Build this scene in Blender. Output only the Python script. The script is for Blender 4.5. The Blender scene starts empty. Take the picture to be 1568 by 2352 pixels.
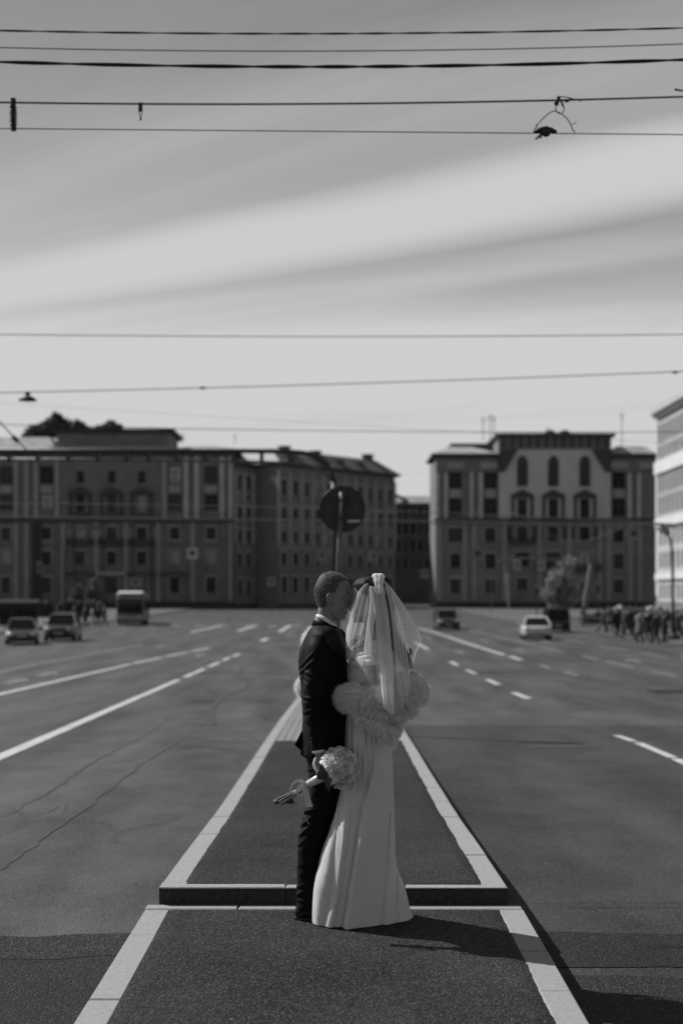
import bpy, bmesh, math, random
import numpy as np
from mathutils import Vector, Matrix, noise
R = math.radians
random.seed(7)
C = bpy.context.scene.collection
SC = bpy.context.scene

# ---------------------------------------------------------------- camera
F, CX, YH, CAMZ = 3267.0, 784.0, 1365.0, 1.68      # focal length and horizon, in units of a 1568 x 2352 picture
cam = bpy.data.cameras.new('camera'); co = bpy.data.objects.new('camera', cam); C.objects.link(co)
co.location = (0, 0, CAMZ); co.rotation_euler = (R(90), 0, 0)
cam.sensor_fit = 'VERTICAL'; cam.sensor_height = 36; cam.sensor_width = 24; cam.lens = 50
cam.shift_y = (YH - 1176) / 2352
cam.clip_start = 0.1; cam.clip_end = 5000
cam.dof.use_dof = True; cam.dof.focus_distance = 7.22; cam.dof.aperture_fstop = 1.9
SC.camera = co

# ---------------------------------------------------------------- world and sun
SUN = Vector((-0.84, 0.54, 0.98)).normalized()       # towards the sun: left, behind the couple
elev = math.asin(SUN.z)
wd = bpy.data.worlds.new('World'); SC.world = wd; wd.use_nodes = True
nt = wd.node_tree; nt.nodes.clear()
def N(t, **k):
    n = nt.nodes.new(t)
    for a, b in k.items(): setattr(n, a, b)
    return n
def L(a, b): nt.links.new(a, b)
def M_(op, a, b=None, c=None, clamp=False):
    n = N('ShaderNodeMath', operation=op); n.use_clamp = clamp
    for i, v in enumerate((a, b, c)):
        if v is None: continue
        if isinstance(v, (int, float)): n.inputs[i].default_value = v
        else: L(v, n.inputs[i])
    return n.outputs[0]
sky = N('ShaderNodeTexSky', sky_type='NISHITA', sun_disc=False)
sky.sun_elevation = elev; sky.sun_rotation = math.atan2(SUN.x, SUN.y)
sky.air_density = 1.0; sky.dust_density = 1.0; sky.ozone_density = 1.0
bw = N('ShaderNodeSeparateColor'); L(sky.outputs[0], bw.inputs[0])      # the picture is black and white, as through a red filter
tc = N('ShaderNodeTexCoord'); sx = N('ShaderNodeSeparateXYZ'); L(tc.outputs['Generated'], sx.inputs[0])
zz = M_('MAXIMUM', sx.outputs[2], 0.03)
u = M_('DIVIDE', sx.outputs[0], zz); w_ = M_('DIVIDE', sx.outputs[1], zz)
v = M_('ADD', w_, M_('MULTIPLY', u, 0.715)); al = M_('SUBTRACT', u, M_('MULTIPLY', w_, 0.715))
cv = N('ShaderNodeCombineXYZ'); L(M_('MULTIPLY', v, 0.9), cv.inputs[0]); L(M_('MULTIPLY', al, 0.22), cv.inputs[1])
n1 = N('ShaderNodeTexNoise'); n1.inputs['Scale'].default_value = 1.0; n1.inputs['Detail'].default_value = 5; n1.inputs['Roughness'].default_value = .55; n1.inputs['Distortion'].default_value = .5
L(cv.outputs[0], n1.inputs['Vector'])
cv2 = N('ShaderNodeCombineXYZ'); L(M_('MULTIPLY', v, 0.35), cv2.inputs[0]); L(M_('MULTIPLY', al, 0.3), cv2.inputs[1]); cv2.inputs[2].default_value = 3.7
n2 = N('ShaderNodeTexNoise'); n2.inputs['Scale'].default_value = 1.0; n2.inputs['Detail'].default_value = 3
L(cv2.outputs[0], n2.inputs['Vector'])
vw = M_('ADD', v, M_('ADD', M_('MULTIPLY', M_('SUBTRACT', n2.outputs[0], .5), .4), M_('MULTIPLY', M_('SUBTRACT', n1.outputs[0], .5), .38)))
def sstep(x, a, b):
    n = N('ShaderNodeMapRange', interpolation_type='SMOOTHSTEP'); L(x, n.inputs[0])
    n.inputs[1].default_value = a; n.inputs[2].default_value = b
    return n.outputs[0]
band = M_('MULTIPLY', sstep(vw, 3.25, 3.75), M_('SUBTRACT', 1.0, sstep(vw, 3.95, 4.55)))
veilc = M_('MULTIPLY', M_('MULTIPLY', sstep(n1.outputs[0], .15, .95), .62), sstep(v, 1.2, 3.1))  # cirrus thinned overhead and behind the camera to cut the fill light
low = M_('MULTIPLY', sstep(M_('DIVIDE', 1.0, zz), 3.4, 6.4), .82)      # haze brightening towards the horizon all round, added behind camera to lift the dress
mask = M_('MAXIMUM', M_('MULTIPLY', band, .95), M_('ADD', veilc, low, clamp=True))
SKY_GAIN, CLOUD = 0.74, 6.2
base = M_('MINIMUM', M_('ADD', M_('MULTIPLY', bw.outputs[0], SKY_GAIN), .35), 5.5)
tot = M_('ADD', M_('MULTIPLY', base, M_('SUBTRACT', 1.0, mask)), M_('MULTIPLY', mask, CLOUD))
gr = N('ShaderNodeCombineColor'); [L(tot, gr.inputs[i]) for i in range(3)]
bg = N('ShaderNodeBackground'); bg.inputs[1].default_value = 0.1; L(gr.outputs[0], bg.inputs[0])
wo = N('ShaderNodeOutputWorld'); L(bg.outputs[0], wo.inputs[0])

sl = bpy.data.lights.new('sun', 'SUN'); sl.energy = 5.0; sl.angle = R(0.53); sl.color = (1, 1, 1)
so = bpy.data.objects.new('sun', sl); C.objects.link(so); so.location = (-30, 40, 50)
so.rotation_euler = SUN.to_track_quat('Z', 'Y').to_euler()

SC.view_settings.view_transform = 'Standard'; SC.view_settings.look = 'None'
SC.view_settings.exposure = 0.0; SC.view_settings.gamma = 1.0; SC.view_settings.use_curve_mapping = False
SC.render.engine = 'CYCLES'
SC.cycles.max_bounces = 8; SC.cycles.transparent_max_bounces = 24
SC.cycles.use_denoising = True; SC.cycles.sample_clamp_indirect = 6.0

# ---------------------------------------------------------------- materials
MATS = {}
def mat(name, col, rough=.6, spec=.5, metal=0, var=0, vscale=5, bump=0, bscale=50, stretch=(1, 1, 1), transl=0, sheen=0, det=4, coat=0):
    if name in MATS: return MATS[name]
    m = bpy.data.materials.new(name); m.use_nodes = True; t = m.node_tree
    p = t.nodes['Principled BSDF']; out = t.nodes['Material Output']
    p.inputs['Base Color'].default_value = (col, col, col, 1)
    p.inputs['Roughness'].default_value = rough; p.inputs['Specular IOR Level'].default_value = spec
    p.inputs['Metallic'].default_value = metal; p.inputs['Sheen Weight'].default_value = sheen; p.inputs['Coat Weight'].default_value = coat
    tcn = t.nodes.new('ShaderNodeTexCoord'); mp = t.nodes.new('ShaderNodeMapping'); mp.inputs['Scale'].default_value = stretch
    t.links.new(tcn.outputs['Object'], mp.inputs[0])
    if var:
        nz = t.nodes.new('ShaderNodeTexNoise'); nz.inputs['Scale'].default_value = vscale; nz.inputs['Detail'].default_value = det
        t.links.new(mp.outputs[0], nz.inputs['Vector'])
        r = t.nodes.new('ShaderNodeMapRange'); t.links.new(nz.outputs[0], r.inputs[0])
        r.inputs[1].default_value = .3; r.inputs[2].default_value = .7
        r.inputs[3].default_value = col * (1 - var); r.inputs[4].default_value = col * (1 + var)
        t.links.new(r.outputs[0], p.inputs['Base Color'])
    if bump:
        nb = t.nodes.new('ShaderNodeTexNoise'); nb.inputs['Scale'].default_value = bscale; nb.inputs['Detail'].default_value = 3
        t.links.new(mp.outputs[0], nb.inputs['Vector'])
        b = t.nodes.new('ShaderNodeBump'); b.inputs['Strength'].default_value = 1.0; b.inputs['Distance'].default_value = bump
        t.links.new(nb.outputs[0], b.inputs['Height']); t.links.new(b.outputs[0], p.inputs['Normal'])
    if transl:
        tr = t.nodes.new('ShaderNodeBsdfTranslucent'); tr.inputs[0].default_value = (col, col, col, 1)
        mx = t.nodes.new('ShaderNodeMixShader'); mx.inputs[0].default_value = transl
        t.links.new(p.outputs[0], mx.inputs[1]); t.links.new(tr.outputs[0], mx.inputs[2]); t.links.new(mx.outputs[0], out.inputs[0])
    MATS[name] = m
    return m

def asphalt(name, col, agg, bump, mott, crack=0, stretch=(1, .12, 1), grain=130, spc=.03):
    m = bpy.data.materials.new(name); m.use_nodes = True; t = m.node_tree
    p = t.nodes['Principled BSDF']
    def n(ty, **k):
        q = t.nodes.new(ty)
        for a, b in k.items(): setattr(q, a, b)
        return q
    def ma(op, a, b=None, clamp=False):
        q = n('ShaderNodeMath', operation=op); q.use_clamp = clamp
        for i, vv in enumerate((a, b)):
            if vv is None: continue
            if isinstance(vv, (int, float)): q.inputs[i].default_value = vv
            else: t.links.new(vv, q.inputs[i])
        return q.outputs[0]
    tcn = n('ShaderNodeTexCoord')
    def tex(ty, scale, sc=(1, 1, 1), det=3):
        mp = n('ShaderNodeMapping'); mp.inputs['Scale'].default_value = sc; t.links.new(tcn.outputs['Object'], mp.inputs[0])
        q = n(ty); q.inputs['Scale'].default_value = scale
        if ty == 'ShaderNodeTexNoise': q.inputs['Detail'].default_value = det
        t.links.new(mp.outputs[0], q.inputs['Vector'])
        return q
    big = tex('ShaderNodeTexNoise', .9, stretch, 5).outputs[0]
    mid = tex('ShaderNodeTexNoise', 2.3, (1, .6, 1), 6).outputs[0]
    vo = tex('ShaderNodeTexVoronoi', grain)
    fine = tex('ShaderNodeTexNoise', grain * 1.7, (1, 1, 1), 2).outputs[0]
    sepc = n('ShaderNodeSeparateColor'); t.links.new(vo.outputs['Color'], sepc.inputs[0])
    stone = ma('POWER', sepc.outputs[0], 5.0)
    f = ma('ADD', 1 - mott * .8, ma('MULTIPLY', ma('SUBTRACT', big, .5), mott * 2.6))
    f = ma('ADD', f, ma('MULTIPLY', ma('SUBTRACT', mid, .5), mott * 1.8))
    f = ma('ADD', f, ma('MULTIPLY', stone, agg))
    f = ma('ADD', f, mott * .8)
    if crack:
        mpc = n('ShaderNodeMapping'); mpc.inputs['Scale'].default_value = (1, .28, 1); t.links.new(tcn.outputs['Object'], mpc.inputs[0])
        dn = tex('ShaderNodeTexNoise', .8, (1, .3, 1), 4)
        va = n('ShaderNodeVectorMath', operation='MULTIPLY_ADD'); t.links.new(dn.outputs['Color'], va.inputs[0]); va.inputs[1].default_value = (1.6, 1.6, 0); t.links.new(mpc.outputs[0], va.inputs[2])
        vc = n('ShaderNodeTexVoronoi', feature='DISTANCE_TO_EDGE'); vc.inputs['Scale'].default_value = .33; t.links.new(va.outputs[0], vc.inputs['Vector'])
        line = ma('SUBTRACT', 1.0, ma('DIVIDE', vc.outputs['Distance'], .012), clamp=True)
        gate = ma('GREATER_THAN', tex('ShaderNodeTexNoise', .25, (1, .4, 1), 1).outputs[0], .47)
        f = ma('MULTIPLY', f, ma('SUBTRACT', 1.0, ma('MULTIPLY', ma('MULTIPLY', line, gate), crack)))
    c = ma('MULTIPLY', f, col)
    cc = n('ShaderNodeCombineColor'); [t.links.new(c, cc.inputs[i]) for i in range(3)]
    t.links.new(cc.outputs[0], p.inputs['Base Color'])
    rr = n('ShaderNodeMapRange'); t.links.new(mid, rr.inputs[0]); rr.inputs[3].default_value = .52; rr.inputs[4].default_value = .72
    t.links.new(rr.outputs[0], p.inputs['Roughness']); p.inputs['Specular IOR Level'].default_value = spc
    h = ma('ADD', ma('MULTIPLY', vo.outputs['Distance'], -1.0), ma('MULTIPLY', fine, .7))
    b = n('ShaderNodeBump'); b.inputs['Strength'].default_value = 1; b.inputs['Distance'].default_value = bump
    t.links.new(h, b.inputs['Height']); t.links.new(b.outputs[0], p.inputs['Normal'])
    MATS[name] = m
    return m

M_ROAD = asphalt('road_asphalt', .050, 1.6, .005, 1.1, crack=.35, spc=.20)
M_MED = asphalt('median_asphalt', .028, 3.4, .006, .55, stretch=(1, 1, 1), grain=150)
M_PATCH = asphalt('patch_asphalt', .030, 1.4, .007, .34, grain=100)
M_PAVE = mat('pavement', .08, .8, var=.15, vscale=3, bump=.003, bscale=40)
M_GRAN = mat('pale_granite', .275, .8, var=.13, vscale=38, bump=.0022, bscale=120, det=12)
M_GRAND = mat('shaded_dirty_granite', .04, .9, spec=.2, var=.35, vscale=40, bump=.003, bscale=120, det=8)  # the riser's shade is put into this colour along with dirt
M_PAINT = mat('road_paint', .46, .65, var=.28, vscale=9, det=8)
M_PAINTW = mat('worn_road_paint', .18, .7, var=.4, vscale=6, det=8)
M_BRICK = mat('paving_brick', .19, .8, var=.2, vscale=14, bump=.002, bscale=90)
M_BLACK = mat('black_metal', .02, .5)
M_CABLE = mat('black_rubber', .012, .6)
M_STEEL = mat('grey_steel', .10, .45, metal=.3)
M_WIREP = mat('pale_wire', .16, .6); M_ALU = mat('pale_metal', .42, .45, metal=.4)

# ---------------------------------------------------------------- helpers
def pchip(xs, ys, xq):
    xs = np.asarray(xs, float); ys = np.asarray(ys, float); xq = np.clip(np.asarray(xq, float), xs[0], xs[-1])
    h = np.diff(xs); d = np.diff(ys) / h; m = np.zeros(len(xs)); m[0] = d[0]; m[-1] = d[-1]
    for i in range(1, len(xs) - 1):
        if d[i-1] * d[i] > 0:
            w1 = 2*h[i] + h[i-1]; w2 = h[i] + 2*h[i-1]; m[i] = (w1 + w2) / (w1/d[i-1] + w2/d[i])
    k = np.clip(np.searchsorted(xs, xq, side='right') - 1, 0, len(h) - 1)
    t = (xq - xs[k]) / h[k]; t2 = t*t; t3 = t2*t
    return (2*t3-3*t2+1)*ys[k] + (t3-2*t2+t)*h[k]*m[k] + (-2*t3+3*t2)*ys[k+1] + (t3-t2)*h[k]*m[k+1]

HR = np.array([(-60,1.91),(8,1.91),(11.4,1.935),(15.5,1.985),(21,2.10),(34,2.48),(50,2.66),(70,2.75),(86,2.80),(110,2.86),(136,2.93),(170,2.88),(210,2.66),(251,2.46),(300,2.42),(4000,2.42)])
_yy = np.concatenate([np.arange(-60, 340, .5), [340, 4000]]); _zz = CAMZ - pchip(HR[:,0], HR[:,1], _yy)
def zroad(y): return float(np.interp(y, _yy, _zz))
def hpx(y): return YH + (CAMZ - zroad(y)) / y * F          # picture row of the road at distance y
def dist_at(py, up=0.0):
    lo, hi = 4.0, 260.0
    for _ in range(40):
        mid = (lo + hi) / 2
        if YH + (CAMZ - zroad(mid) - up) / mid * F > py: lo = mid
        else: hi = mid
    return lo
def W(px, py, d): return Vector(((px - CX) / F * d, d, CAMZ - (py - YH) / F * d))

class MB:
    def __init__(s): s.v = []; s.f = []; s.mi = []; s.cur = 0
    def add(s, vs, fs):
        o = len(s.v); s.v += [tuple(p) for p in vs]; s.f += [tuple(i + o for i in f) for f in fs]; s.mi += [s.cur] * len(fs); return s
    def box(s, a, b):
        x0, y0, z0 = a; x1, y1, z1 = b
        return s.add([(x0,y0,z0),(x1,y0,z0),(x1,y1,z0),(x0,y1,z0),(x0,y0,z1),(x1,y0,z1),(x1,y1,z1),(x0,y1,z1)],
                     [(0,3,2,1),(4,5,6,7),(0,1,5,4),(1,2,6,5),(2,3,7,6),(3,0,4,7)])
    def hexa(s, P8): return s.add(P8, [(0,3,2,1),(4,5,6,7),(0,1,5,4),(1,2,6,5),(2,3,7,6),(3,0,4,7)])
    def tube(s, pts, r, n=8, ell=None, cap=True, up=None):
        pts = [Vector(p) for p in pts]; k = len(pts)
        rs = list(r) if hasattr(r, '__len__') else [r] * k
        vs = []; ref = Vector(up) if up else None
        for i, p in enumerate(pts):
            t = (pts[min(i+1, k-1)] - pts[max(i-1, 0)]).normalized()
            if ref is None: ref = Vector((0,0,1)) if abs(t.z) < .9 else Vector((0,1,0))
            a = (ref - t * ref.dot(t))
            if a.length < 1e-5: a = t.orthogonal()
            a.normalize(); b = t.cross(a)
            if not up: ref = a
            e = 1.0 if ell is None else (ell[i] if hasattr(ell, '__len__') else ell)
            for j in range(n):
                q = 2 * math.pi * j / n
                vs.append(p + a * (math.cos(q) * rs[i]) + b * (math.sin(q) * rs[i] * e))
        fs = [(i*n+j, i*n+(j+1) % n, (i+1)*n+(j+1) % n, (i+1)*n+j) for i in range(k-1) for j in range(n)]
        if cap: fs += [tuple(range(n))[::-1], tuple(range((k-1)*n, k*n))]
        return s.add(vs, fs)
    def disc(s, c, r, axis, th, n=32, bev=0):
        a = Vector(axis).normalized(); c = Vector(c)
        if bev: return s.tube([c - a*th/2, c - a*(th/2-bev), c + a*(th/2-bev), c + a*th/2], [r-bev, r, r, r-bev], n)
        return s.tube([c - a*th/2, c + a*th/2], r, n)
    def ball(s, c, r, n=12, m=8, sc=(1,1,1)):
        c = Vector(c); vs = [c + Vector((0,0,r*sc[2]))]
        for i in range(1, m):
            ph = math.pi*i/m
            for j in range(n):
                q = 2*math.pi*j/n
                vs.append(c + Vector((r*sc[0]*math.sin(ph)*math.cos(q), r*sc[1]*math.sin(ph)*math.sin(q), r*sc[2]*math.cos(ph))))
        vs.append(c - Vector((0,0,r*sc[2])))
        fs = [(0, 1+j, 1+(j+1) % n) for j in range(n)]
        fs += [(1+i*n+j, 1+(i+1)*n+j, 1+(i+1)*n+(j+1) % n, 1+i*n+(j+1) % n) for i in range(m-2) for j in range(n)]
        e = len(vs)-1; fs += [(e, 1+(m-2)*n+(j+1) % n, 1+(m-2)*n+j) for j in range(n)]
        return s.add(vs, fs)
    def mesh(s, name):
        me = bpy.data.meshes.new(name); me.from_pydata(s.v, [], s.f)
        if any(s.mi): me.polygons.foreach_set('material_index', s.mi)
        me.update(); return me
    def build(s, name, m, parent=None, smooth=False, loc=None, **k):
        me = s.mesh(name)
        for q in (m if isinstance(m, (list, tuple)) else [m]): me.materials.append(q)
        return link(name, me, parent, smooth, loc, **k)

def link(name, me, parent=None, smooth=False, loc=None, **k):
    if smooth: me.shade_smooth()
    o = bpy.data.objects.new(name, me); C.objects.link(o)
    if parent is not None: o.parent = parent
    if loc is not None: o.location = loc
    return tag(o, **k)
def tag(o, label=None, cat=None, group=None, kind=None):
    if label: o['label'] = label
    if cat: o['category'] = cat
    if group: o['group'] = group
    if kind: o['kind'] = kind
    return o
def thing(name, loc=(0,0,0), rz=0, **k):
    o = bpy.data.objects.new(name, None); C.objects.link(o); o.location = loc; o.rotation_euler = (0,0,rz); o.empty_display_size = .2
    return tag(o, **k)
def copy_tree(o, parent=None):
    c = o.copy(); C.objects.link(c)
    if parent is not None: c.parent = parent
    for ch in list(o.children): copy_tree(ch, c)
    return c
def fuse(mb, voxel, smooth=4, fac=.5):
    me = mb.mesh('tmp'); o = bpy.data.objects.new('tmp', me); C.objects.link(o)
    r = o.modifiers.new('r', 'REMESH'); r.mode = 'VOXEL'; r.voxel_size = voxel
    if smooth: s_ = o.modifiers.new('s', 'SMOOTH'); s_.factor = fac; s_.iterations = smooth
    dg = bpy.context.evaluated_depsgraph_get()
    out = bpy.data.meshes.new_from_object(o.evaluated_get(dg))
    bpy.data.objects.remove(o); bpy.data.meshes.remove(me)
    return out
# ---------------------------------------------------------------- the road
ys = list(np.arange(-40, 262, 1.0)) + [270, 285, 300, 400, 700, 1500, 3500]
def sheet(name, x0, x1, ylist, zf, m, up=0.0, **k):
    mb = MB(); vs = []; fs = []
    fx = x0 if callable(x0) else (lambda y: x0); gx = x1 if callable(x1) else (lambda y: x1)
    for y in ylist: vs += [(fx(y), y, zf(y) + up), (gx(y), y, zf(y) + up)]
    for i in range(len(ylist) - 1): fs.append((2*i, 2*i+1, 2*i+3, 2*i+2))
    mb.add(vs, fs); return mb.build(name, m, **k)
road = sheet('road', -1500, 1500, ys, zroad, M_ROAD, kind='structure', label='wide worn asphalt road running away to the square')

_old = [(8,1.81),(20,2.06),(34,2.40),(50,2.60),(70,2.72),(86,2.79),(110,2.86),(136,2.93)]
def fixd(d): return dist_at(YH + float(np.interp(d, [a for a, b in _old], [b for a, b in _old]))/d*F)
def strip(mb, x0, x1, y0, y1, w, up=.006):
    """a painted line from (x0,y0) to (x1,y1) lying on the road"""
    a, b = fixd(y0), fixd(y1); x0, x1, y0, y1 = x0*a/y0, x1*b/y1, a, b
    n = max(1, int(abs(y1 - y0)) + 1); vs = []
    for i in range(n + 1):
        t = i / n; x = x0 + (x1 - x0) * t; y = y0 + (y1 - y0) * t
        u_ = up + y * .00008
        vs += [(x - w/2, y, zroad(y) + u_), (x + w/2, y, zroad(y) + u_)]
    mb.add(vs, [(2*i, 2*i+1, 2*i+3, 2*i+2) for i in range(n)])
def line(name, segs, w=.17, m=M_PAINT):
    for (x0, y0, x1, y1) in segs:
        mb = MB(); strip(mb, x0, x1, y0, y1, w); mb.build(name, m, road)
# left carriageway
def G(px, py): d = dist_at(py); return ((px - CX)/F*d, d)
def pline(name, p0, p1, w, m=M_PAINT):
    """a painted line given by two points it passes in the picture, followed over the dip in the road"""
    mb = MB(); n = 24; vs = []
    for i in range(n+1):
        t = i/n; x, y = G(p0[0]+(p1[0]-p0[0])*t, p0[1]+(p1[1]-p0[1])*t); z = zroad(y)+.006+y*.00008; j_ = .012*noise.noise(Vector((x*3, y*1.3, 1)))
        vs += [(x-w/2+j_, y, z), (x+w/2+j_, y, z)]
    mb.add(vs, [(2*i, 2*i+1, 2*i+3, 2*i+2) for i in range(n)]); mb.build(name, m, road)
for p0, p1 in (((-90,1779),(160,1670.5)),((162,1669.6),(410,1562)),((424,1556),(470,1536)),((480,1532),(503,1521.5)),((511,1518),(527,1511)),((535,1508),(550,1502))): pline('lane_line', p0, p1, .2)
for p0, p1 in (((-30,1602),(300,1526)),((306,1524.5),(370,1511)),((382,1508),(430,1499)),((440,1497),(480,1489))): pline('lane_line', p0, p1, .22)
for p0, p1 in (((-30,1550),(90,1525)),((94,1524),(232,1499)),((240,1497.5),(330,1482))): pline('lane_line', p0, p1, .2, M_PAINTW)
line('lane_dash', [(-14.6, y, -14.6, y + 4) for y in (52, 62, 72)], .18, M_PAINTW)
line('lane_dash', [(-8.0, 110, -8.0, 134), (-4.7, 108, -4.8, 134), (-11.2, 106, -11.2, 134), (-4.7, 84, -4.7, 90)], .34)
# right carriageway
for p0, p1 in (((1414,1690),(1456,1703.5)),((1463,1707),(1544,1741)),((1550,1743.5),(1640,1786))): pline('lane_line', p0, p1, .125)
line('lane_dash', [(4.2, 32, 4.2, 34.8), (4.25, 38.6, 4.25, 41.6), (4.25, 45.2, 4.25, 48.4), (4.25, 52, 4.25, 55.6), (4.25, 70, 4.25, 82)], .19)
line('lane_line', [(7.2, 57, 7.2, 61), (7.15, 62.5, 7.1, 72), (7.1, 72.6, 7.0, 96), (7.0, 97, 6.6, 122)], .26)
line('lane_line', [(10.35, 50.5, 10.35, 56), (10.3, 57, 10.3, 61), (10.3, 66, 10.3, 74), (10.3, 75, 10.3, 86), (10.3, 88, 10.1, 112)], .22, M_PAINTW)
line('lane_dash', [(7.3, 44, 7.3, 46.5), (7.3, 50, 7.3, 52.5), (10.3, 44, 10.3, 47.4), (13.6, 52, 13.6, 57), (13.6, 59, 13.6, 64), (13.6, 68, 13.6, 76), (13.6, 80, 13.6, 92), (13.6, 96, 13.6, 112)], .2, M_PAINTW)
line('lane_dash', [(-1.9 + i * 2.2, 128, -1.9 + i * 2.2, 133) for i in range(-7, 0)], .7, M_PAINTW)
def flat(name, pts, m, up=.004, parent=road, **k):
    mb = MB(); mb.add([(x, y, zroad(y) + up + y * .00008) for x, y in pts], [tuple(range(len(pts)))]); return mb.build(name, m, parent, **k)
# worn arrows
for (x, y) in ((-9.7, 41), (-9.7, 45.5), (-13, 47), (-6.3, 62), (-9.6, 74), (5.6, 66), (8.7, 68), (11.8, 56), (8.6, 84), (11.9, 82), (5.5, 88), (15, 60)):
    flat('road_arrow', [(x-.12, y), (x+.12, y), (x+.12, y+1.6), (x+.34, y+1.6), (x, y+3.0), (x-.34, y+1.6), (x-.12, y+1.6)], M_PAINTW)
# darker resurfaced areas, trench patches, joints
def ragged(x0, x1, y0, y1, j=.12, n=14):
    rnd = random.Random(int(x0*10+y0*7)); P = []
    for i in range(n): P.append((x0 + (x1-x0)*i/n, y0 + rnd.uniform(-j, j)))
    for i in range(4): P.append((x1 + rnd.uniform(-j, j), y0 + (y1-y0)*i/4))
    for i in range(n): P.append((x1 - (x1-x0)*i/n, y1 + rnd.uniform(-j, j)))
    for i in range(4): P.append((x0 + rnd.uniform(-j, j), y1 - (y1-y0)*i/4))
    return P
M_OLD = asphalt('older_asphalt', .052, 1.2, .004, .6)
M_TAR = mat('tar', .014, .45, var=.3, vscale=6)
def rpatch(x0, x1, y0, y1, m, j=.1, up=.005):
    k = max(1, int(y1 - y0)); rnd = random.Random(int(x0*13+y0*5)); mb = MB(); vs = []; cols = 50
    for i in range(k + 1):
        for c in range(cols + 1):
            x = x0 + (x1-x0)*c/cols; y = y0 + (y1-y0)*i/k + (.16*noise.noise(Vector((x*.9, y0, i)))+.07*noise.noise(Vector((x*5, y1, i))) if i in (0, k) else 0)
            vs.append((x, y, zroad(y) + up + abs(y)*.00008))
    mb.add(vs, [(i*(cols+1)+c, i*(cols+1)+c+1, (i+1)*(cols+1)+c+1, (i+1)*(cols+1)+c) for i in range(k) for c in range(cols)])
    return mb.build('asphalt_patch', m, road)
rpatch(.99, 16, 1.0, 23.5, M_OLD, .0, .004)
rpatch(-12, -1.055, 2.0, 7.55, M_PATCH, .0)
rpatch(-12, -1.055, 7.5, 7.95, asphalt('rough_asphalt', .030, 2.4, .008, .4, grain=90), .0, .007)
rpatch(.985, 12, 7.2, 8.05, M_PATCH, .0, .008)
rpatch(.985, 12, 1.0, 7.1, asphalt('near_asphalt', .031, 2.0, .007, .3, grain=110), .0, .008)
rpatch(2.5, 3.5, 18.9, 19.5, M_TAR, .02, .008)
rpatch(3.55, 5.0, 14.0, 14.8, M_TAR, .03, .008)
rpatch(-3.5, -1.4, 33, 33.6, M_TAR, .05)
rpatch(8, 16, 36, 37.6, M_PATCH, .15)
def wander(name, pts, w, m, up=.005):
    n = 40; t = np.linspace(0, 1, len(pts)); q = np.linspace(0, 1, n); X = pchip(t, [p[0] for p in pts], q); Y = pchip(t, [p[1] for p in pts], q)
    mb = MB(); vs = []
    for i in range(n):
        
        if w < .03: X[i] += .05*noise.noise(Vector((i*.7, w*100, Y[0]))) + .03*noise.noise(Vector((i*2.3, 4, Y[0])))
        j = min(i+1, n-1); k = max(i-1, 0); T = Vector((X[j]-X[k], Y[j]-Y[k], 0)).normalized(); S = Vector((-T.y, T.x, 0)) * w/2 * (.6 + .4*math.sin(math.pi*i/(n-1))) * (1+.35*noise.noise(Vector((i*.4, w*9, 2))))
        z = zroad(Y[i]) + up + Y[i]*.00008
        vs += [(X[i]-S.x, Y[i]-S.y, z), (X[i]+S.x, Y[i]+S.y, z)]
    mb.add(vs, [(2*i, 2*i+1, 2*i+3, 2*i+2) for i in range(n-1)]); return mb.build(name, m, road)
M_CRACK = mat('asphalt_crack', .038, .8, var=.3, vscale=4)
def G(px, py): d = dist_at(py); return ((px - CX)/F*d, d)
M_SKID = mat('tyre_rubber_mark', .020, .7, var=.3, vscale=3)
wander('skid_mark', [G(*p) for p in ((490,1665),(487,1640),(505,1605),(570,1578),(552,1552),(560,1530),(600,1520))], .13, M_SKID)
wander('skid_mark', [G(*p) for p in ((430,1612),(470,1612),(520,1614))], .1, M_SKID)
wander('road_crack', [G(*p) for p in ((0,1880),(120,1815),(200,1760),(330,1690),(420,1640))], .017, M_CRACK)
wander('road_crack', [G(*p) for p in ((0,2000),(90,1935),(220,1840),(320,1760),(420,1700),(480,1650))], .017, M_CRACK)
wander('road_crack', [G(*p) for p in ((30,1868),(90,1872),(140,1850))], .017, M_CRACK)
wander('road_joint', [(1.1, 19.2), (2.0, 19.0), (2.8, 18.8)], .05, M_SKID)
wander('road_joint', [G(*p) for p in ((540,1562),(600,1560),(690,1563))], .18, M_SKID)
for (px, py) in ((348, 1478),):
    x, y = G(px, py); mb = MB(); mb.disc((x, y, zroad(y)+.012), .5, (0,0,1), .02, 24); mb.build('manhole_cover', M_TAR, road)

# ---------------------------------------------------------------- the raised median
H0, H1 = .23, .092       # lower platform above the road, upper platform above the lower one
med = thing('median', (0,0,0), kind='structure', label='narrow raised asphalt median with pale granite kerbs')
XL0, XR0, XL1, XR1, KW, YB = -1.048, .972, -.988, .902, .135, 7.70
def kerb_stone(x0, x1, y0, y1, zt, zb, name='kerb_stone', m=M_GRAN, sl=None):
    g = .003; b = .006; mb = MB(); rnd = random.Random(int(x0*100)+int(y0*31)); dz = rnd.uniform(-.0025, .0025)
    za = (sl(y0) if sl else zt) + dz; zc = (sl(y1) if sl else zt) + dz + rnd.uniform(-.001, .001)
    x0 += rnd.uniform(-.002, .002); x1 += rnd.uniform(-.002, .002)
    P = []
    for (xx0, xx1, yy0, yy1, lo) in ((x0, x1, y0+g, y1-g, 2), (x0, x1, y0+g, y1-g, 1), (x0+b, x1-b, y0+g+b, y1-g-b, 0)):
        def zf(z): return zb if lo == 2 else (z - b if lo == 1 else z)
        P += [(xx0, yy0, zf(za)), (xx1, yy0, zf(za)), (xx1, yy1, zf(zc)), (xx0, yy1, zf(zc))]
    fs = [(8,9,10,11)]
    for k in (0, 4):
        for i in range(4): fs.append((k+i, k+(i+1) % 4, k+4+(i+1) % 4, k+4+i))
    mb.add(P, fs); return mb.build(name, m, med)
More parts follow.
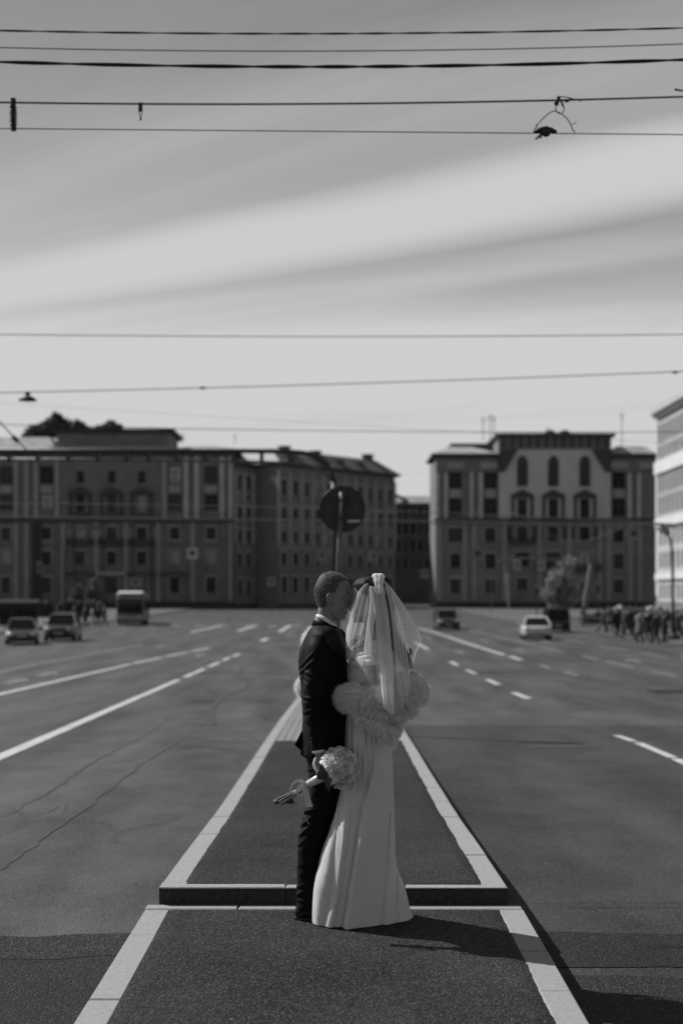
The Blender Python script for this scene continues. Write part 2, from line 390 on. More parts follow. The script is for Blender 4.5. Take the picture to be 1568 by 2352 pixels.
for side, (xa, xb), js in (('l', (XL0, XL0+KW), [.9, 2.1, 3.3, 4.75, 5.90, 7.02, YB-.115]), ('r', (XR0-KW, XR0), [.9, 1.8, 2.9, 3.9, 5.0, 6.03, 6.70, YB-.115])):
    for a, b in zip(js, js[1:]): kerb_stone(xa, xb, a, b, 0.0, -.2)
xs_ = [XL0, -.55, .1, XR0]
for a, b in zip(xs_, xs_[1:]): kerb_stone(a, b-.006, YB-.11, YB-.004, 0.002, -.2)
ztop = lambda y: zroad(y) + float(np.interp(y, [7.7, 11.4, 15.5, 21], [H0 + H1, .21, .16, .14]))
js = [YB+.15] + [YB + .15 + 1.02*i for i in range(1, 52)]
for a, b in zip(js, js[1:]):
    kerb_stone(XL1, XL1+KW, a, b, 0, zroad(b)-.2, sl=ztop); kerb_stone(XR1-KW, XR1, a, b, 0, zroad(b)-.2, sl=ztop)
# the riser: shade and dirt put into its dark face, thin pale top
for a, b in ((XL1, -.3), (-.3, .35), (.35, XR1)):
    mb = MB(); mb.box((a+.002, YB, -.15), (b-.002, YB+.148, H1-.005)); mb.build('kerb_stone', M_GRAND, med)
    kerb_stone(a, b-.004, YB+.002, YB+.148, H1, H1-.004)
def fill(name, x0, x1, y0, y1, zf, m, edge=.008, step=.05, dz=.0):
    """an asphalt infill with slightly ragged edges that lap over the kerbs"""
    mb = MB(); n = int((y1-y0)/step); vs = []; fs = []; ts = [0, .009] + list(np.linspace(.05, .95, 11)) + [.991, 1]; K = len(ts)-1
    for i in range(n+1):
        y = y0 + (y1-y0)*i/n
        for k in range(K+1):
            t = ts[k]; x = x0 + (x1-x0)*t
            if k in (0, 1, K-1, K): x += edge*2.2*noise.noise(Vector((y*2.1, k > 3, 3))) + edge*1.6*noise.noise(Vector((y*15, k > 3, 1)))
            yy = y
            if i in (0, n): yy += edge*1.8*noise.noise(Vector((x*5, i, 5)))
            z = zf(y) + dz + .004*noise.noise(Vector((x*2.5, y*2, 0))) - (.014 if k in (0, K) or i in (0, n) else 0)
            vs.append((x, yy, z))
    for i in range(n):
        for k in range(K):
            a = i*(K+1)+k; fs.append((a, a+1, a+K+2, a+K+1))
    mb.add(vs, fs); return mb.build(name, m, med, smooth=True)
# platform surfaces (their edges dip below the kerb tops)
fill('asphalt_surface', XL0+KW-.01, XR0-KW+.01, .9, YB-.10, lambda y: .004, M_MED, .0055)
YP = 18.3
fill('asphalt_surface', XL1+KW-.01, XR1-KW+.01, YB+.055, YP, lambda y: ztop(y)+.008, M_MED, .0045)
mb = MB(); mb.box((XL0+.02, .9, -.25), (XR0-.02, YB-.02, -.02)); mb.build('core', M_GRAND, med)
# paved stretch further on: bricks
sheet('mortar_bed', XL1+KW-.01, XR1-KW+.01, list(np.arange(YP, 60, 1.0)), ztop, M_GRAND, -.018, parent=med)
bx, by = .100, .205
cols = int((XR1 - XL1 - 2*KW) / bx)
brick = MB(); b_ = .004
brick.add([(-.047,-.099,-.02),(.047,-.099,-.02),(.047,.099,-.02),(-.047,.099,-.02),(-.047,-.099,-b_),(.047,-.099,-b_),(.047,.099,-b_),(-.047,.099,-b_),(-.043,-.095,0),(.043,-.095,0),(.043,.095,0),(-.043,.095,0)],
          [(0,1,5,4),(1,2,6,5),(2,3,7,6),(3,0,4,7),(4,5,9,8),(5,6,10,9),(6,7,11,10),(7,4,8,11),(8,9,10,11)])
bme = brick.mesh('brick'); bme.materials.append(M_BRICK)
cnt = 0; rest = MB(); rnd = random.Random(3)
for r in range(int((58 - YP) / by)):
    for c in range(cols):
        x = XL1 + KW + bx * (c + .5) + .005; y = YP + .1 + by * (r + (.5 if c % 2 else 0)); z = ztop(y) + rnd.uniform(-.004, .003)
        if cnt < 300:
            o = bpy.data.objects.new('brick', bme); C.objects.link(o); o.parent = med; o.location = (x, y, z); o.rotation_euler = (rnd.uniform(-.02,.02), rnd.uniform(-.03,.03), rnd.uniform(-.02,.02)); cnt += 1
        else:
            rest.add([(v[0]+x, v[1]+y, v[2]+z) for v in brick.v], brick.f)
rest.build('paving_bricks', M_BRICK, med, kind='stuff')
# loose grit on the platforms
g = MB(); rnd = random.Random(9)
for i in range(500):
    x = rnd.uniform(-.9, .82); y = rnd.choice((rnd.uniform(5.2, 7.55), rnd.uniform(7.9, 13))); s = rnd.uniform(.0015, .005)*(1.6 if rnd.random() < .06 else 1)
    z = (.006 if y < 7.6 else ztop(y)+.006)
    g.add([(x+s*rnd.uniform(-1,1), y+s*rnd.uniform(-1,1), z+s*rnd.uniform(0,.9)) for _ in range(4)], [(0,1,2),(0,2,3),(0,3,1),(1,3,2)])
g.build('grit', mat('grit', .16, .6, var=.6, vscale=30), kind='stuff', label='loose grit scattered over the median asphalt')
g = MB(); rnd = random.Random(19)
for i in range(1500):
    sd_ = rnd.random() < .6; y = rnd.uniform(5.2, 17); s_ = rnd.uniform(.002, .007)
    x = (1.0 + abs(rnd.gauss(0, .3)) + .02) if sd_ else (-1.06 - abs(rnd.gauss(0, .28)) - .02)
    z = zroad(y)+.012
    g.add([(x+s_*rnd.uniform(-1,1), y+s_*rnd.uniform(-1,1), z+s_*rnd.uniform(-.3,.7)) for _ in range(4)], [(0,1,2),(0,2,3),(0,3,1),(1,3,2)])
g.build('gutter_grit', MATS['grit'], kind='stuff', label='grit and small stones gathered along the foot of the median kerbs')
# dark scrap on the upper platform
mb = MB(); rnd = random.Random(2); xs0 = W(655, 1812, 11.5).x
yd = dist_at(1815, H0+H1); n = 14
for (cx, cy, rx, ry, hz) in ((-.07, 0, .08, .05, .05), (.03, .02, .06, .035, .06), (.10, -.01, .035, .025, .08)):
    mb.ball((cx, cy, hz*.5), 1, 12, 6, (rx, ry, hz))
me = mb.mesh('rag')
for v_ in me.vertices: v_.co += Vector((noise.noise(v_.co*30), noise.noise(v_.co*30+Vector((5,0,0))), .4*noise.noise(v_.co*40))) * .018
me.materials.append(M_CABLE); me.transform(Matrix.Scale(.62, 4)); link('crumpled_rag', me, None, True, ((652-CX)/F*yd, yd, ztop(yd)), label='small dark crumpled rag lying on the upper median left of the groom', cat='rag')

# ---------------------------------------------------------------- far pavements
def slab(name, x0, x1, y0, y1, up=.13, m=M_PAVE, **k):
    yl = list(np.arange(y0, y1, 2.0)) + [y1]; mb = MB(); vs = []
    for y in yl: z = zroad(y); vs += [(x0, y, z-.2), (x0, y, z+up), (x1, y, z+up), (x1, y, z-.2)]
    fs = []
    for i in range(len(yl)-1):
        for j in range(3): fs.append((4*i+j, 4*i+j+1, 4*i+5+j, 4*i+4+j)[::-1])
    fs += [(0,1,2,3), tuple(4*(len(yl)-1)+j for j in (3,2,1,0))]
    mb.add(vs, fs); return mb.build(name, m, **k)
slab('pavement', 18.6, 43.5, 62, 232, kind='structure', label='pavement on the right side of the road')
slab('pavement', -90, -24.5, 96, 236, kind='structure', label='pavement on the left side of the road')
slab('pavement', -90, 11.5, 238, 252, kind='structure', label='pavement in front of the far left buildings')
slab('pavement', 15.0, 60, 234, 246, kind='structure', label='pavement in front of the far right building')
# ---------------------------------------------------------------- buildings
M_WALL1 = mat('dark_render', .17, .85, var=.16, vscale=.35, det=8, bump=.01, bscale=3)
M_WALL1L = mat('dark_rusticated_base', .145, .85, var=.2, vscale=.4, det=8)
M_WALL2 = mat('grey_render', .30, .85, var=.12, vscale=.3, det=8)
M_TRIM = mat('dark_trim', .06, .8, var=.15, vscale=.6)
M_TRIML = mat('pilaster_stone', .44, .8, var=.15, vscale=.6)
M_PLINTH = mat('dark_granite_plinth', .03, .7, var=.3, vscale=1)
M_ROOFL = mat('pale_sheet_roof', .34, .5, var=.2, vscale=.5)
M_ROOFD = mat('dark_sheet_roof', .09, .6, var=.2, vscale=.5)
M_WHITE = mat('pale_facade', .42, .85, var=.10, vscale=.3, det=6)
M_WHITEB = mat('white_band', .62, .8, var=.06, vscale=.4)
M_GLASS = mat('dark_window_glass', .006, .15, spec=.15)
M_GLASSL = mat('curtained_window', .34, .5, var=.5, vscale=1.2)
M_GLASSM = mat('grey_window_glass', .05, .4, spec=.2, var=.4, vscale=1)
M_FRAME = mat('window_frame', .05, .6); M_FRAMEL = mat('pale_window_frame', .35, .6)
def unit_frame():
    mb = MB(); t = .09
    mb.box((-.5,-.06,0), (-.5+t,.0,1)); mb.box((.5-t,-.06,0), (.5,.0,1)); mb.box((-.5+t,-.06,0), (.5-t,.0,.05)); mb.box((-.5+t,-.06,.95), (.5-t,.0,1))
    mb.box((-.035,-.05,.05), (.035,.0,.66)); mb.box((-.5+t,-.05,.66), (.5-t,.0,.70)); return mb.mesh('window')
def unit_pane():
    mb = MB(); mb.box((-.42,-.012,.05), (.42,.0,.95)); return mb.mesh('pane')
UF, UFL = unit_frame(), None; UF.materials.append(M_FRAME); UFL = UF.copy(); UFL.materials[0] = M_FRAMEL
UP = []
for q in (M_GLASS, M_GLASSM, M_GLASSL): me = unit_pane(); me.materials.append(q); UP.append(me)
def window(par, cx, z0, z1, w, y=.30, pane=0, light=False):
    o = bpy.data.objects.new('window', UFL if light else UF); C.objects.link(o); o.parent = par; o.location = (cx, y, z0); o.scale = (w, 1.5, z1 - z0)
    p = bpy.data.objects.new('pane', UP[pane]); C.objects.link(p); p.parent = o; p.location = (0, 0, 0)
    return o
def wall(par, m, x0, x1, z0, z1, ops, y=0.0, rev=.32, name='wall'):
    """a wall face with real openings and their reveals; ops = (cx, z0, z1, w)"""
    xs = sorted({x0, x1} | {round(c + s*w/2, 3) for c, a, b, w in ops for s in (-1, 1)}); zs = sorted({z0, z1} | {round(q, 3) for c, a, b, w in ops for q in (a, b)})
    xs = [x for x in xs if x0 <= x <= x1]; zs = [z for z in zs if z0 <= z <= z1]
    mb = MB()
    for a, b in zip(xs, xs[1:]):
        for c, d in zip(zs, zs[1:]):
            mx, mz = (a+b)/2, (c+d)/2
            if any(abs(mx-o[0]) < o[3]/2 and o[1] < mz < o[2] for o in ops): continue
            mb.add([(a,y,c),(b,y,c),(b,y,d),(a,y,d)], [(0,1,2,3)])
    for c, a, b, w in ops:
        l, r = c-w/2, c+w/2
        for q in (((l,y,a),(l,y+rev,a),(l,y+rev,b),(l,y,b)), ((r,y,a),(r,y,b),(r,y+rev,b),(r,y+rev,a)), ((l,y,a),(r,y,a),(r,y+rev,a),(l,y+rev,a)), ((l,y,b),(l,y+rev,b),(r,y+rev,b),(r,y,b)), ((l,y+rev,a),(r,y+rev,a),(r,y+rev,b),(l,y+rev,b))): mb.add(q, [(0,1,2,3)])
    return mb.build(name, m, par)
def bx_(par, name, m, x0, x1, y0, y1, z0, z1, **k):
    mb = MB(); mb.box((x0,y0,z0), (x1,y1,z1)); return mb.build(name, m, par, **k)
def shell(par, m, x0, x1, y1, z0, z1):
    mb = MB()
    for q in (((x0,y1,z0),(x0,0,z0),(x0,0,z1),(x0,y1,z1)), ((x1,0,z0),(x1,y1,z0),(x1,y1,z1),(x1,0,z1)), ((x1,y1,z0),(x0,y1,z0),(x0,y1,z1),(x1,y1,z1)), ((x0,0.0,z1),(x1,0.0,z1),(x1,y1,z1),(x0,y1,z1))): mb.add(q, [(0,1,2,3)])
    return mb.build('side_wall', m, par)
def roof(par, m, x0, x1, y0, y1, z0, z1, ins=3.0, name='roof'):
    mb = MB(); mb.hexa([(x0,y0,z0),(x1,y0,z0),(x1,y1,z0),(x0,y1,z0),(x0+ins,y0+4*ins/2,z1),(x1-ins,y0+4*ins/2,z1),(x1-ins,y1-ins,z1),(x0+ins,y1-ins,z1)]); return mb.build(name, m, par)
def balcony(par, cx, z, w, d=1.1, h=1.0, m=None):
    b = bx_(par, 'balcony', m or M_TRIM, cx-w/2, cx+w/2, -d, 0.0, z-.2, z)
    mb = MB(); mb.box((cx-w/2,-d,z+h-.08), (cx+w/2,-d+.06,z+h)); n = int(w/.22)
    for i in range(n+1): x = cx-w/2+.03+(w-.06)*i/n; mb.box((x-.03,-d+.01,z), (x+.03,-d+.05,z+h-.08))
    for s in (-1, 1): mb.box((cx+s*(w/2-.04)-.03,-d+.06,z), (cx+s*(w/2-.04)+.03,-.02,z+h))
    mb.build('railing', M_BLACK, b); return b
def aedicule(par, cx, za, zb, w, m=M_TRIM):
    """framed window surround: two half columns and a pediment"""
    mb = MB(); cw = .7
    for s in (-1, 1): mb.tube([(cx+s*w*.42,-.25,za),(cx+s*w*.42,-.25,zb-1.0)], cw/2*.8, 8)
    mb.box((cx-w/2,-.6,zb-1.0), (cx+w/2,0,zb-.55)); mb.add([(cx-w/2,-.6,zb-.55),(cx+w/2,-.6,zb-.55),(cx,-.6,zb+.5),(cx-w/2,0,zb-.55),(cx+w/2,0,zb-.55),(cx,0,zb+.5)], [(0,1,2),(0,2,5,3),(1,4,5,2),(3,5,4),(0,3,4,1)])
    mb.box((cx-w/2,-.5,za-.25), (cx+w/2,0,za)); return mb.build('window_surround', m, par)
def door_(par, cx, z0, z1, w, m=M_BLACK):
    d = bx_(par, 'door', m, cx-w/2, cx+w/2, .24, .30, z0, z1); return d
rb = random.Random(21)

# --- the long dark building on the left
D1 = 250.0; s1 = D1 / F
fx = lambda px: (px - CX) * s1
fz = lambda py: CAMZ - (py - YH) * s1
B1 = thing('apartment_building', (0, D1, 0), label='long dark apartment building with pilasters filling the left background', cat='building')
X0, X1 = fx(-120), fx(536); zb, zbelt, zc = fz(1402), fz(1194), fz(1045)
up_d = [-55, 15, 108, 402, 485]; mid = [185, 257, 326]
ops = []
for px in up_d: ops += [(fx(px), fz(1112), fz(1070), 2.5), (fx(px), fz(1172), fz(1135), 2.5)]
for px in mid: ops += [(fx(px), fz(1178), fz(1136), 1.5), (fx(px), fz(1110), fz(1082), 1.3)]
wall(B1, M_WALL1, X0, X1, zbelt, zc, ops)
for c, a, b, w in ops:
    window(B1, c, a, b, w, pane=rb.choices((0, 1, 2), (4, 3, 3))[0])
ops = []
for px in up_d + mid:
    w = 1.7
    ops.append((fx(px), fz(1240), fz(1211), w + (.1 if px in mid else 0))); ops.append((fx(px), fz(1298), fz(1266), w))
    ops.append((fx(px), fz(1392 if px in (185, 326) else 1362), fz(1325), w + (.5 if px in mid else 0)))
for px in mid: ops += [(fx(px+dx), fz(1238), fz(1213), .75) for dx in (-27, 27)]
wall(B1, M_WALL1L, X0, X1, zb, zbelt, ops, y=-.25)
for i, (c, a, b, w) in enumerate(ops):
    if b - a > 4.5: door_(B1, c, a, b, w)
    else: window(B1, c, a, b, w, y=.04, pane=rb.choices((0, 1, 2), (4, 3, 2))[0] if w > 1 else 2)
shell(B1, M_WALL1, X0, X1, 18, zb, zc)
for x in [fx(p) for p in (-90, 38, 62, 84, 132, 378, 428, 452, 510, 530)]: bx_(B1, 'pilaster', M_TRIML if x > fx(380) else M_WALL2, x-.38, x+.38, -.35, -.002, zbelt+.3, zc-.3)
for px in up_d:
    bx_(B1, 'spandrel_panel', M_WALL2, fx(px)-1.0, fx(px)+1.0, -.12, -.002, fz(1132), fz(1116))
for c, a, b, w in ops:
    if w > 1: 
        mb = MB(); mb.box((c-w/2-.22,-.33,a), (c-w/2,-.252,b)); mb.box((c+w/2,-.33,a), (c+w/2+.22,-.252,b)); mb.box((c-w/2-.22,-.36,b), (c+w/2+.22,-.252,b+.3)); mb.build('window_surround', M_WALL2, B1)
for px in (38, 62, 146, 222, 290, 364, 443, 530): bx_(B1, 'pilaster', M_WALL2, fx(px)-.3, fx(px)+.3, -.36, -.252, zb+1.5, zbelt-.5)
for px in (172, 240, 308, 350): mb = MB(); mb.tube([(fx(px), -.45, zb+1), (fx(px), -.45, zbelt-.6)], .09, 6); mb.build('downpipe', M_TRIM, B1)
for px in (185, 257, 326, 402): bx_(B1, 'awning', M_TRIML if px == 257 else M_TRIM, fx(px)-2.4, fx(px)+2.4, -1.2, -.38, fz(1320), fz(1315))
for px in mid: aedicule(B1, fx(px), fz(1180), fz(1124), 4.0); balcony(B1, fx(px), fz(1250), 4.2, m=M_TRIM)
for px in (402, 108, 485): bx_(B1, 'window_sill', M_TRIML, fx(px)-1.1, fx(px)+1.1, -.45, -.25, fz(1243), fz(1240.5))
bx_(B1, 'belt_course', M_TRIM, X0, X1+.2, -.55, -.25, zbelt-.5, zbelt+.3)
bx_(B1, 'frieze', M_WALL1, X0, X1, -.3, -.002, zc-.3+.002, zc+.0)
mb = MB(); mb.box((X0,-1.1,zc+.75), (X1+.8,18,zc+1.0)); mb.box((X0,-.7,zc+.2), (X1+.5,-.002,zc+.75)); mb.box((X0,-.5,zc), (X1+.3,-.002,zc+.2)); mb.build('cornice', M_TRIM, B1)
for i in range(38):
    x = X0 + 1 + i * (X1-X0-1.5)/37; bx_(B1, 'bracket', M_TRIM, x-.16, x+.16, -.85, -.5, zc-.25, zc+.198)
bx_(B1, 'plinth', M_PLINTH, X0, X1+.1, -.5, -.252, zb, fz(1382))
bx_(B1, 'pilaster', M_PLINTH, fx(86)-.75, fx(86)+.75, -.7, -.252, fz(1381.8), zbelt-.5)
roof(B1, M_ROOFL, X0-.5, fx(132), -1.0, 17, zc+1.002, fz(1000), 2)
roof(B1, M_ROOFL, fx(388), X1+.9, -1.0, 17, zc+1.002, fz(1011), 5)
ax0, ax1 = fx(131), fx(388)
at = bx_(B1, 'attic_storey', M_WALL1, ax0, ax1, .3, 14, zc+1.002, fz(994))
mb = MB(); mb.box((ax0-.4,-.5,fz(994)+.002), (ax1+.5,15,fz(988.5))); mb.box((ax0-.9,-1.0,fz(988.5)), (ax1+1.0,15.5,fz(986))); mb.build('attic_cornice', M_TRIM, at)
bx_(at, 'parapet', M_WALL2, ax0-.8, ax1+.8, -.9, .2, zc+1.002, fz(1026))
for px, h in ((412, 24), (535, 22), (604, 16), (597, 9)):
    if px < 536:
        mb = MB(); mb.tube([(fx(px), 5, fz(1012)), (fx(px), 5, fz(1012-h))], .06, 5); mb.tube([(fx(px)-.5, 5, fz(1012-h+4)), (fx(px)+.5, 5, fz(1012-h+4))], .03, 4); mb.build('aerial', M_STEEL, B1)

# --- angled facades further right along the street
def angled(name, a, b, pa, pb, zt_a, cols, rows, m, label, roofm, ridge, wmul=.5, pil=True, depth=14):
    """facade from plan point a to plan point b"""
    d = Vector((b[0]-a[0], b[1]-a[1], 0)); Lh = d.length; rz = math.atan2(d.y, d.x)
    B = thing(name, (a[0], a[1], 0), rz, label=label, cat='building')
    z0 = -1.2; z1 = zt_a; cw = Lh/cols; ops = []; info = []
    for i in range(cols):
        cx = cw*(i+.5)
        for (r0, r1) in rows: ops.append((cx, r0, r1, cw*wmul))
    wall(B, m, 0, Lh, z0, z1, ops, rev=.25)
    for o_ in ops: window(B, *o_[:3], o_[3], y=.23, pane=rb.choices((0, 1, 2), (6, 3, .6))[0])
    for c, a, b, w in ops: mb = MB(); mb.box((c-w/2-.16,-.09,a), (c-w/2,-.002,b)); mb.box((c+w/2,-.09,a), (c+w/2+.16,-.002,b)); mb.box((c-w/2-.16,-.12,b), (c+w/2+.16,-.002,b+.22)); mb.build('window_surround', M_TRIML, B)
    shell(B, m, 0, Lh, depth, z0, z1)
    if pil:
        for i in range(cols+1): bx_(B, 'pilaster', M_TRIML, cw*i-.16, cw*i+.16, -.22, -.002, rows[2][0]-.5 if len(rows) > 2 else 2, z1-.9)
    mb = MB(); mb.box((-.3,-.9,z1+.3), (Lh+.9,depth,z1+.65)); mb.box((-.1,-.5,z1), (Lh+.5,0,z1+.3)); mb.build('cornice', M_TRIM, B)
    for z in (rows[1][1]+.6, rows[-3][1]+.7): bx_(B, 'belt_course', M_WALL2, 0, Lh, -.25, -.002, z, z+.35)
    bx_(B, 'plinth', M_PLINTH, 0, Lh, -.3, -.002, z0, z0+1.1)
    roof(B, roofm, -.2, Lh+.8, -.6, depth-.5, z1+.652, ridge, 2.2)
    return B, Lh, z1
rows2 = [(1.5, 4.4), (6.5, 9.0), (11.0, 13.2), (15.0, 17.4), (18.2, 19.5), (20.4, 22.9)]
B2, l2, _ = angled('side_wing', (-18.7, 250.4), (-11.6, 262), 0, 0, 24.3, 5, rows2, M_WALL1, 'dark narrow windowed side wing receding between the long left building and the street corner building', M_ROOFD, 26.6, .5)
rows3 = [(2.0, 4.9), (6.9, 9.2), (11.0, 13.0), (15.2, 17.5), (19.5, 22.2)]
B3, l3, z3 = angled('corner_building', (-11.2, 252.5), (10.4, 278), 0, 0, 24.5, 11, rows3, M_WALL1, 'grey corner apartment building with dormered roof behind the round road sign', M_ROOFD, 28.0, .42)
for x, w in ((3, 3.4), (10.5, 2.4), (17, 2.4), (23, 2.4)):
    dm = bx_(B3, 'dormer', M_ROOFD, x, x+w, 1.0, 5, z3+.9, z3+2.5)
    window(dm, x+w/2, z3+1.1, z3+2.2, 1.1, y=.99, pane=1)
for x, h in ((29.5, 3.3), (14, 2.8), (5.5, 3.0)):
    ch = bx_(B3, 'chimney', M_TRIM, x, x+1.5, 3.5, 5, z3+1.0, z3+1.0+h); bx_(ch, 'chimney_cap', M_TRIM, x-.2, x+1.7, 3.3, 5.2, z3+1.002+h, z3+1.25+h)
# --- low building closing the street
B4 = thing('distant_building', (0, 345, 0), label='low distant building with pale roof closing the street gap', cat='building')
s4 = 345/F; x4 = lambda p: (p-CX)*s4; z4 = lambda p: CAMZ-(p-YH)*s4
cols4 = [x4(880 + 17*i) for i in range(9)]; ops = [(c, z4(a), z4(b), 1.0) for c in cols4 for a, b in ((1186, 1164), (1226, 1202), (1266, 1242), (1306, 1284))]
wall(B4, mat('sooty_wall', .085, .9, var=.2, vscale=.4), x4(860), x4(1040), z4(1400), z4(1156), ops, rev=.2)
for o_ in ops: window(B4, *o_, y=.18, pane=rb.choice((0, 0, 1)))
shell(B4, M_TRIM, x4(860), x4(1040), 12, z4(1400), z4(1156))
roof(B4, M_ROOFL, x4(858), x4(1042), -1, 12, z4(1156)+.002, z4(1138), 1.5)
bx_(B4, 'attic_storey', M_WHITE, x4(905), x4(1010), 10, 16, z4(1156), z4(1134)); bx_(B4, 'chimney', M_ROOFD, x4(965), x4(992), 16.5, 18, z4(1156), z4(1129))
mb = MB(); mb.tube([(x4(902), 0, z4(1134)), (x4(935), 0, z4(1150))], .35, 6); mb.build('roof_edge', M_ROOFD, B4)

# --- the dark building with the pale centre on the right
D5 = 246.0; s5 = D5/F
fx = lambda px: (px - CX) * s5
fz = lambda py: CAMZ - (py - YH) * s5
B5 = thing('corner_palace_building', (0, D5, 0), label='dark building with raised pale centre and three arched windows at right', cat='building')
X0, X1 = fx(1000), fx(1504); zb, zbelt, zc = fz(1400), fz(1195), fz(1054)
arch = [1198, 1269, 1341]; dbl = [1045, 1126, 1420]
ops = []
for px in dbl: ops += [(fx(px), fz(1123), fz(1083), 2.3), (fx(px), fz(1187), fz(1144), 2.3)]
wall(B5, M_WALL1, X0, fx(1144), zbelt, zc, [o for o in ops if o[0] < fx(1144)])
wall(B5, M_WALL1, fx(1400), X1, zbelt, zc, [o for o in ops if o[0] > fx(1400)])
for o_ in ops: window(B5, *o_, pane=rb.choices((0, 1), (4, 1))[0])
ops = []
for px in arch: ops += [(fx(px), fz(1190), fz(1146), 1.7), (fx(px), fz(1118), fz(1066), 1.5)]
M_CENT = mat('pale_render', .50, .85, var=.08, vscale=.3, det=8)
wall(B5, M_CENT, fx(1144), fx(1400), zbelt, fz(1033), ops, y=-.5)
for o_ in ops:
    window(B5, *o_, y=-.21, pane=1 if o_[3] < 1.6 else 0)
    if o_[3] < 1.6:
        mb = MB(); c, a, b, w = o_; k = 9
        P = [(c + w*.62*math.cos(math.pi*i/k), b + w*.95*math.sin(math.pi*i/k)) for i in range(k+1)]
        mb.add([(x,-.7,z) for x, z in P] + [(x,-.503,z) for x, z in P], [tuple(range(k+1))[::-1]] + [(i, i+1, k+2+i, k+1+i) for i in range(k)]); mb.build('arch_hood', M_TRIM, B5)
        bx_(B5, 'window_surround', M_TRIM, c-w*.62, c-w/2, -.62, -.502, a, b); bx_(B5, 'window_surround', M_TRIM, c+w/2, c+w*.62, -.62, -.502, a, b)
for px in arch:
    q = aedicule(B5, fx(px), fz(1190), fz(1131), 3.9); q.location.y = -.502
mb = MB(); mb.box((fx(1144),-.499,zc), (fx(1144)+.02,16,fz(1033))); mb.box((fx(1400)-.02,-.499,zc), (fx(1400),16,fz(1033))); mb.box((fx(1144)+.02,15,zc), (fx(1400)-.02,16,fz(1033))); mb.build('side_wall', M_WALL1, B5)
bx_(B5, 'attic_frieze', M_WALL1, fx(1143), fx(1401), -.65, 16, fz(1033)+.002, fz(1004))
for i in range(13): x = fx(1155 + 19.5*i); bx_(B5, 'bracket', M_TRIM, x-.25, x+.25, -1.0, -.652, fz(1028), fz(1006))
bx_(B5, 'attic_cornice', M_TRIM, fx(1136), fx(1409), -1.5, 16.5, fz(1004)+.002, fz(997))
for px in (1262, 1296): mb = MB(); mb.ball((fx(px), 0, fz(996)), .85, 10, 6, (1.2, 1, .8)); mb.build('roof_vent', M_TRIM, B5, smooth=True)
# diagonal consoles where the centre meets the lower wings
for s, px in ((1, 1144), (-1, 1400)):
    x = fx(px); mb = MB(); mb.hexa([(x,-1.0,fz(1085)),(x+s*.9,-1.0,fz(1085)),(x+s*.9,-.502,fz(1085)),(x,-.502,fz(1085)),(x,-1.2,fz(1034)),(x+s*3.2,-1.2,fz(1034)),(x+s*3.2,-.502,fz(1034)),(x,-.502,fz(1034))] if s > 0 else [(x-.9,-1.0,fz(1085)),(x,-1.0,fz(1085)),(x,-.502,fz(1085)),(x-.9,-.502,fz(1085)),(x-3.2,-1.2,fz(1034)),(x,-1.2,fz(1034)),(x,-.502,fz(1034)),(x-3.2,-.502,fz(1034))]); mb.build('console', M_TRIM, B5)
ops = []
cols5 = [1045, 1125, 1419]
for px in cols5: ops += [(fx(px), fz(1245), fz(1212), 1.8 if px > 1050 else 2.6), (fx(px), fz(1306), fz(1271), 1.8), (fx(px), fz(1362), fz(1330), 1.8)]
for px in arch: ops += [(fx(px), fz(1243), fz(1210), 1.8), (fx(px), fz(1302), fz(1268), 2.6), (fx(px), fz(1356), fz(1328), 1.9)] + [(fx(px+dx), fz(1240), fz(1210), .8) for dx in (-29, 29)]
wall(B5, M_WALL1, X0, X1, zb, zbelt, ops, y=-.25)
for o_ in ops: window(B5, *o_, y=.04, pane=rb.choices((0, 1, 2), (7, 2, .5))[0])
shell(B5, M_WALL1, X0, X1, 16, zb, zc)
for px in (1004, 1023, 1082, 1103): bx_(B5, 'pilaster', M_TRIML, fx(px)-.33, fx(px)+.33, -.4, -.002, zbelt+.3, fz(1086))
for px in (1444, 1466): bx_(B5, 'pilaster', M_TRIML, fx(px)-.33, fx(px)+.33, -.4, -.002, zbelt+.3, fz(1086))
bx_(B5, 'pilaster', M_WALL1, fx(1472), fx(1500), -.3, -.002, zbelt+.3, fz(1086))
for px in (1060, 1064): pass
for px in dbl: bx_(B5, 'spandrel_panel', M_WALL2, fx(px)-.95, fx(px)+.95, -.08, -.004, fz(1143), fz(1124)); 
for a, b in ((1000, 1143), (1401, 1504)):
    bx_(B5, 'frieze', M_WALL1, fx(a), fx(b), -.45, -.002, fz(1085), zc); q = (a+b)/2
    for px in ((1045, 1122) if a == 1000 else (1420, 1485)): bx_(B5, 'frieze_panel', M_WALL2, fx(px)-1.5, fx(px)+1.5, -.55, -.452, fz(1076), fz(1062))
    mb = MB(); mb.box((fx(a)-.7,-1.2,zc+.55), (fx(b)+(.0 if b > 1500 else 0),16,zc+.85)); mb.box((fx(a)-.4,-.8,zc), (fx(b),-.002,zc+.55)); mb.build('cornice', M_TRIM, B5)
roof(B5, M_ROOFL, fx(990), fx(1143), -1.2, 15, zc+.852, fz(1017), 4)
roof(B5, M_ROOFL, fx(1401), fx(1503), -1.2, 15, zc+.852, fz(1022), 1.5)
bx_(B5, 'roof_box', M_ROOFD, fx(1042), fx(1143), 8, 15, fz(1040), fz(1007))
bx_(B5, 'roof_box', M_ROOFD, fx(1478), fx(1503), 8, 15, fz(1040), fz(1016))
for c, a, b, w in ops:
    if w > 1:
        mb = MB(); mb.box((c-w/2-.2,-.33,a), (c-w/2,-.252,b)); mb.box((c+w/2,-.33,a), (c+w/2+.2,-.252,b)); mb.box((c-w/2-.2,-.36,b), (c+w/2+.2,-.252,b+.28)); mb.build('window_surround', M_WALL2, B5)
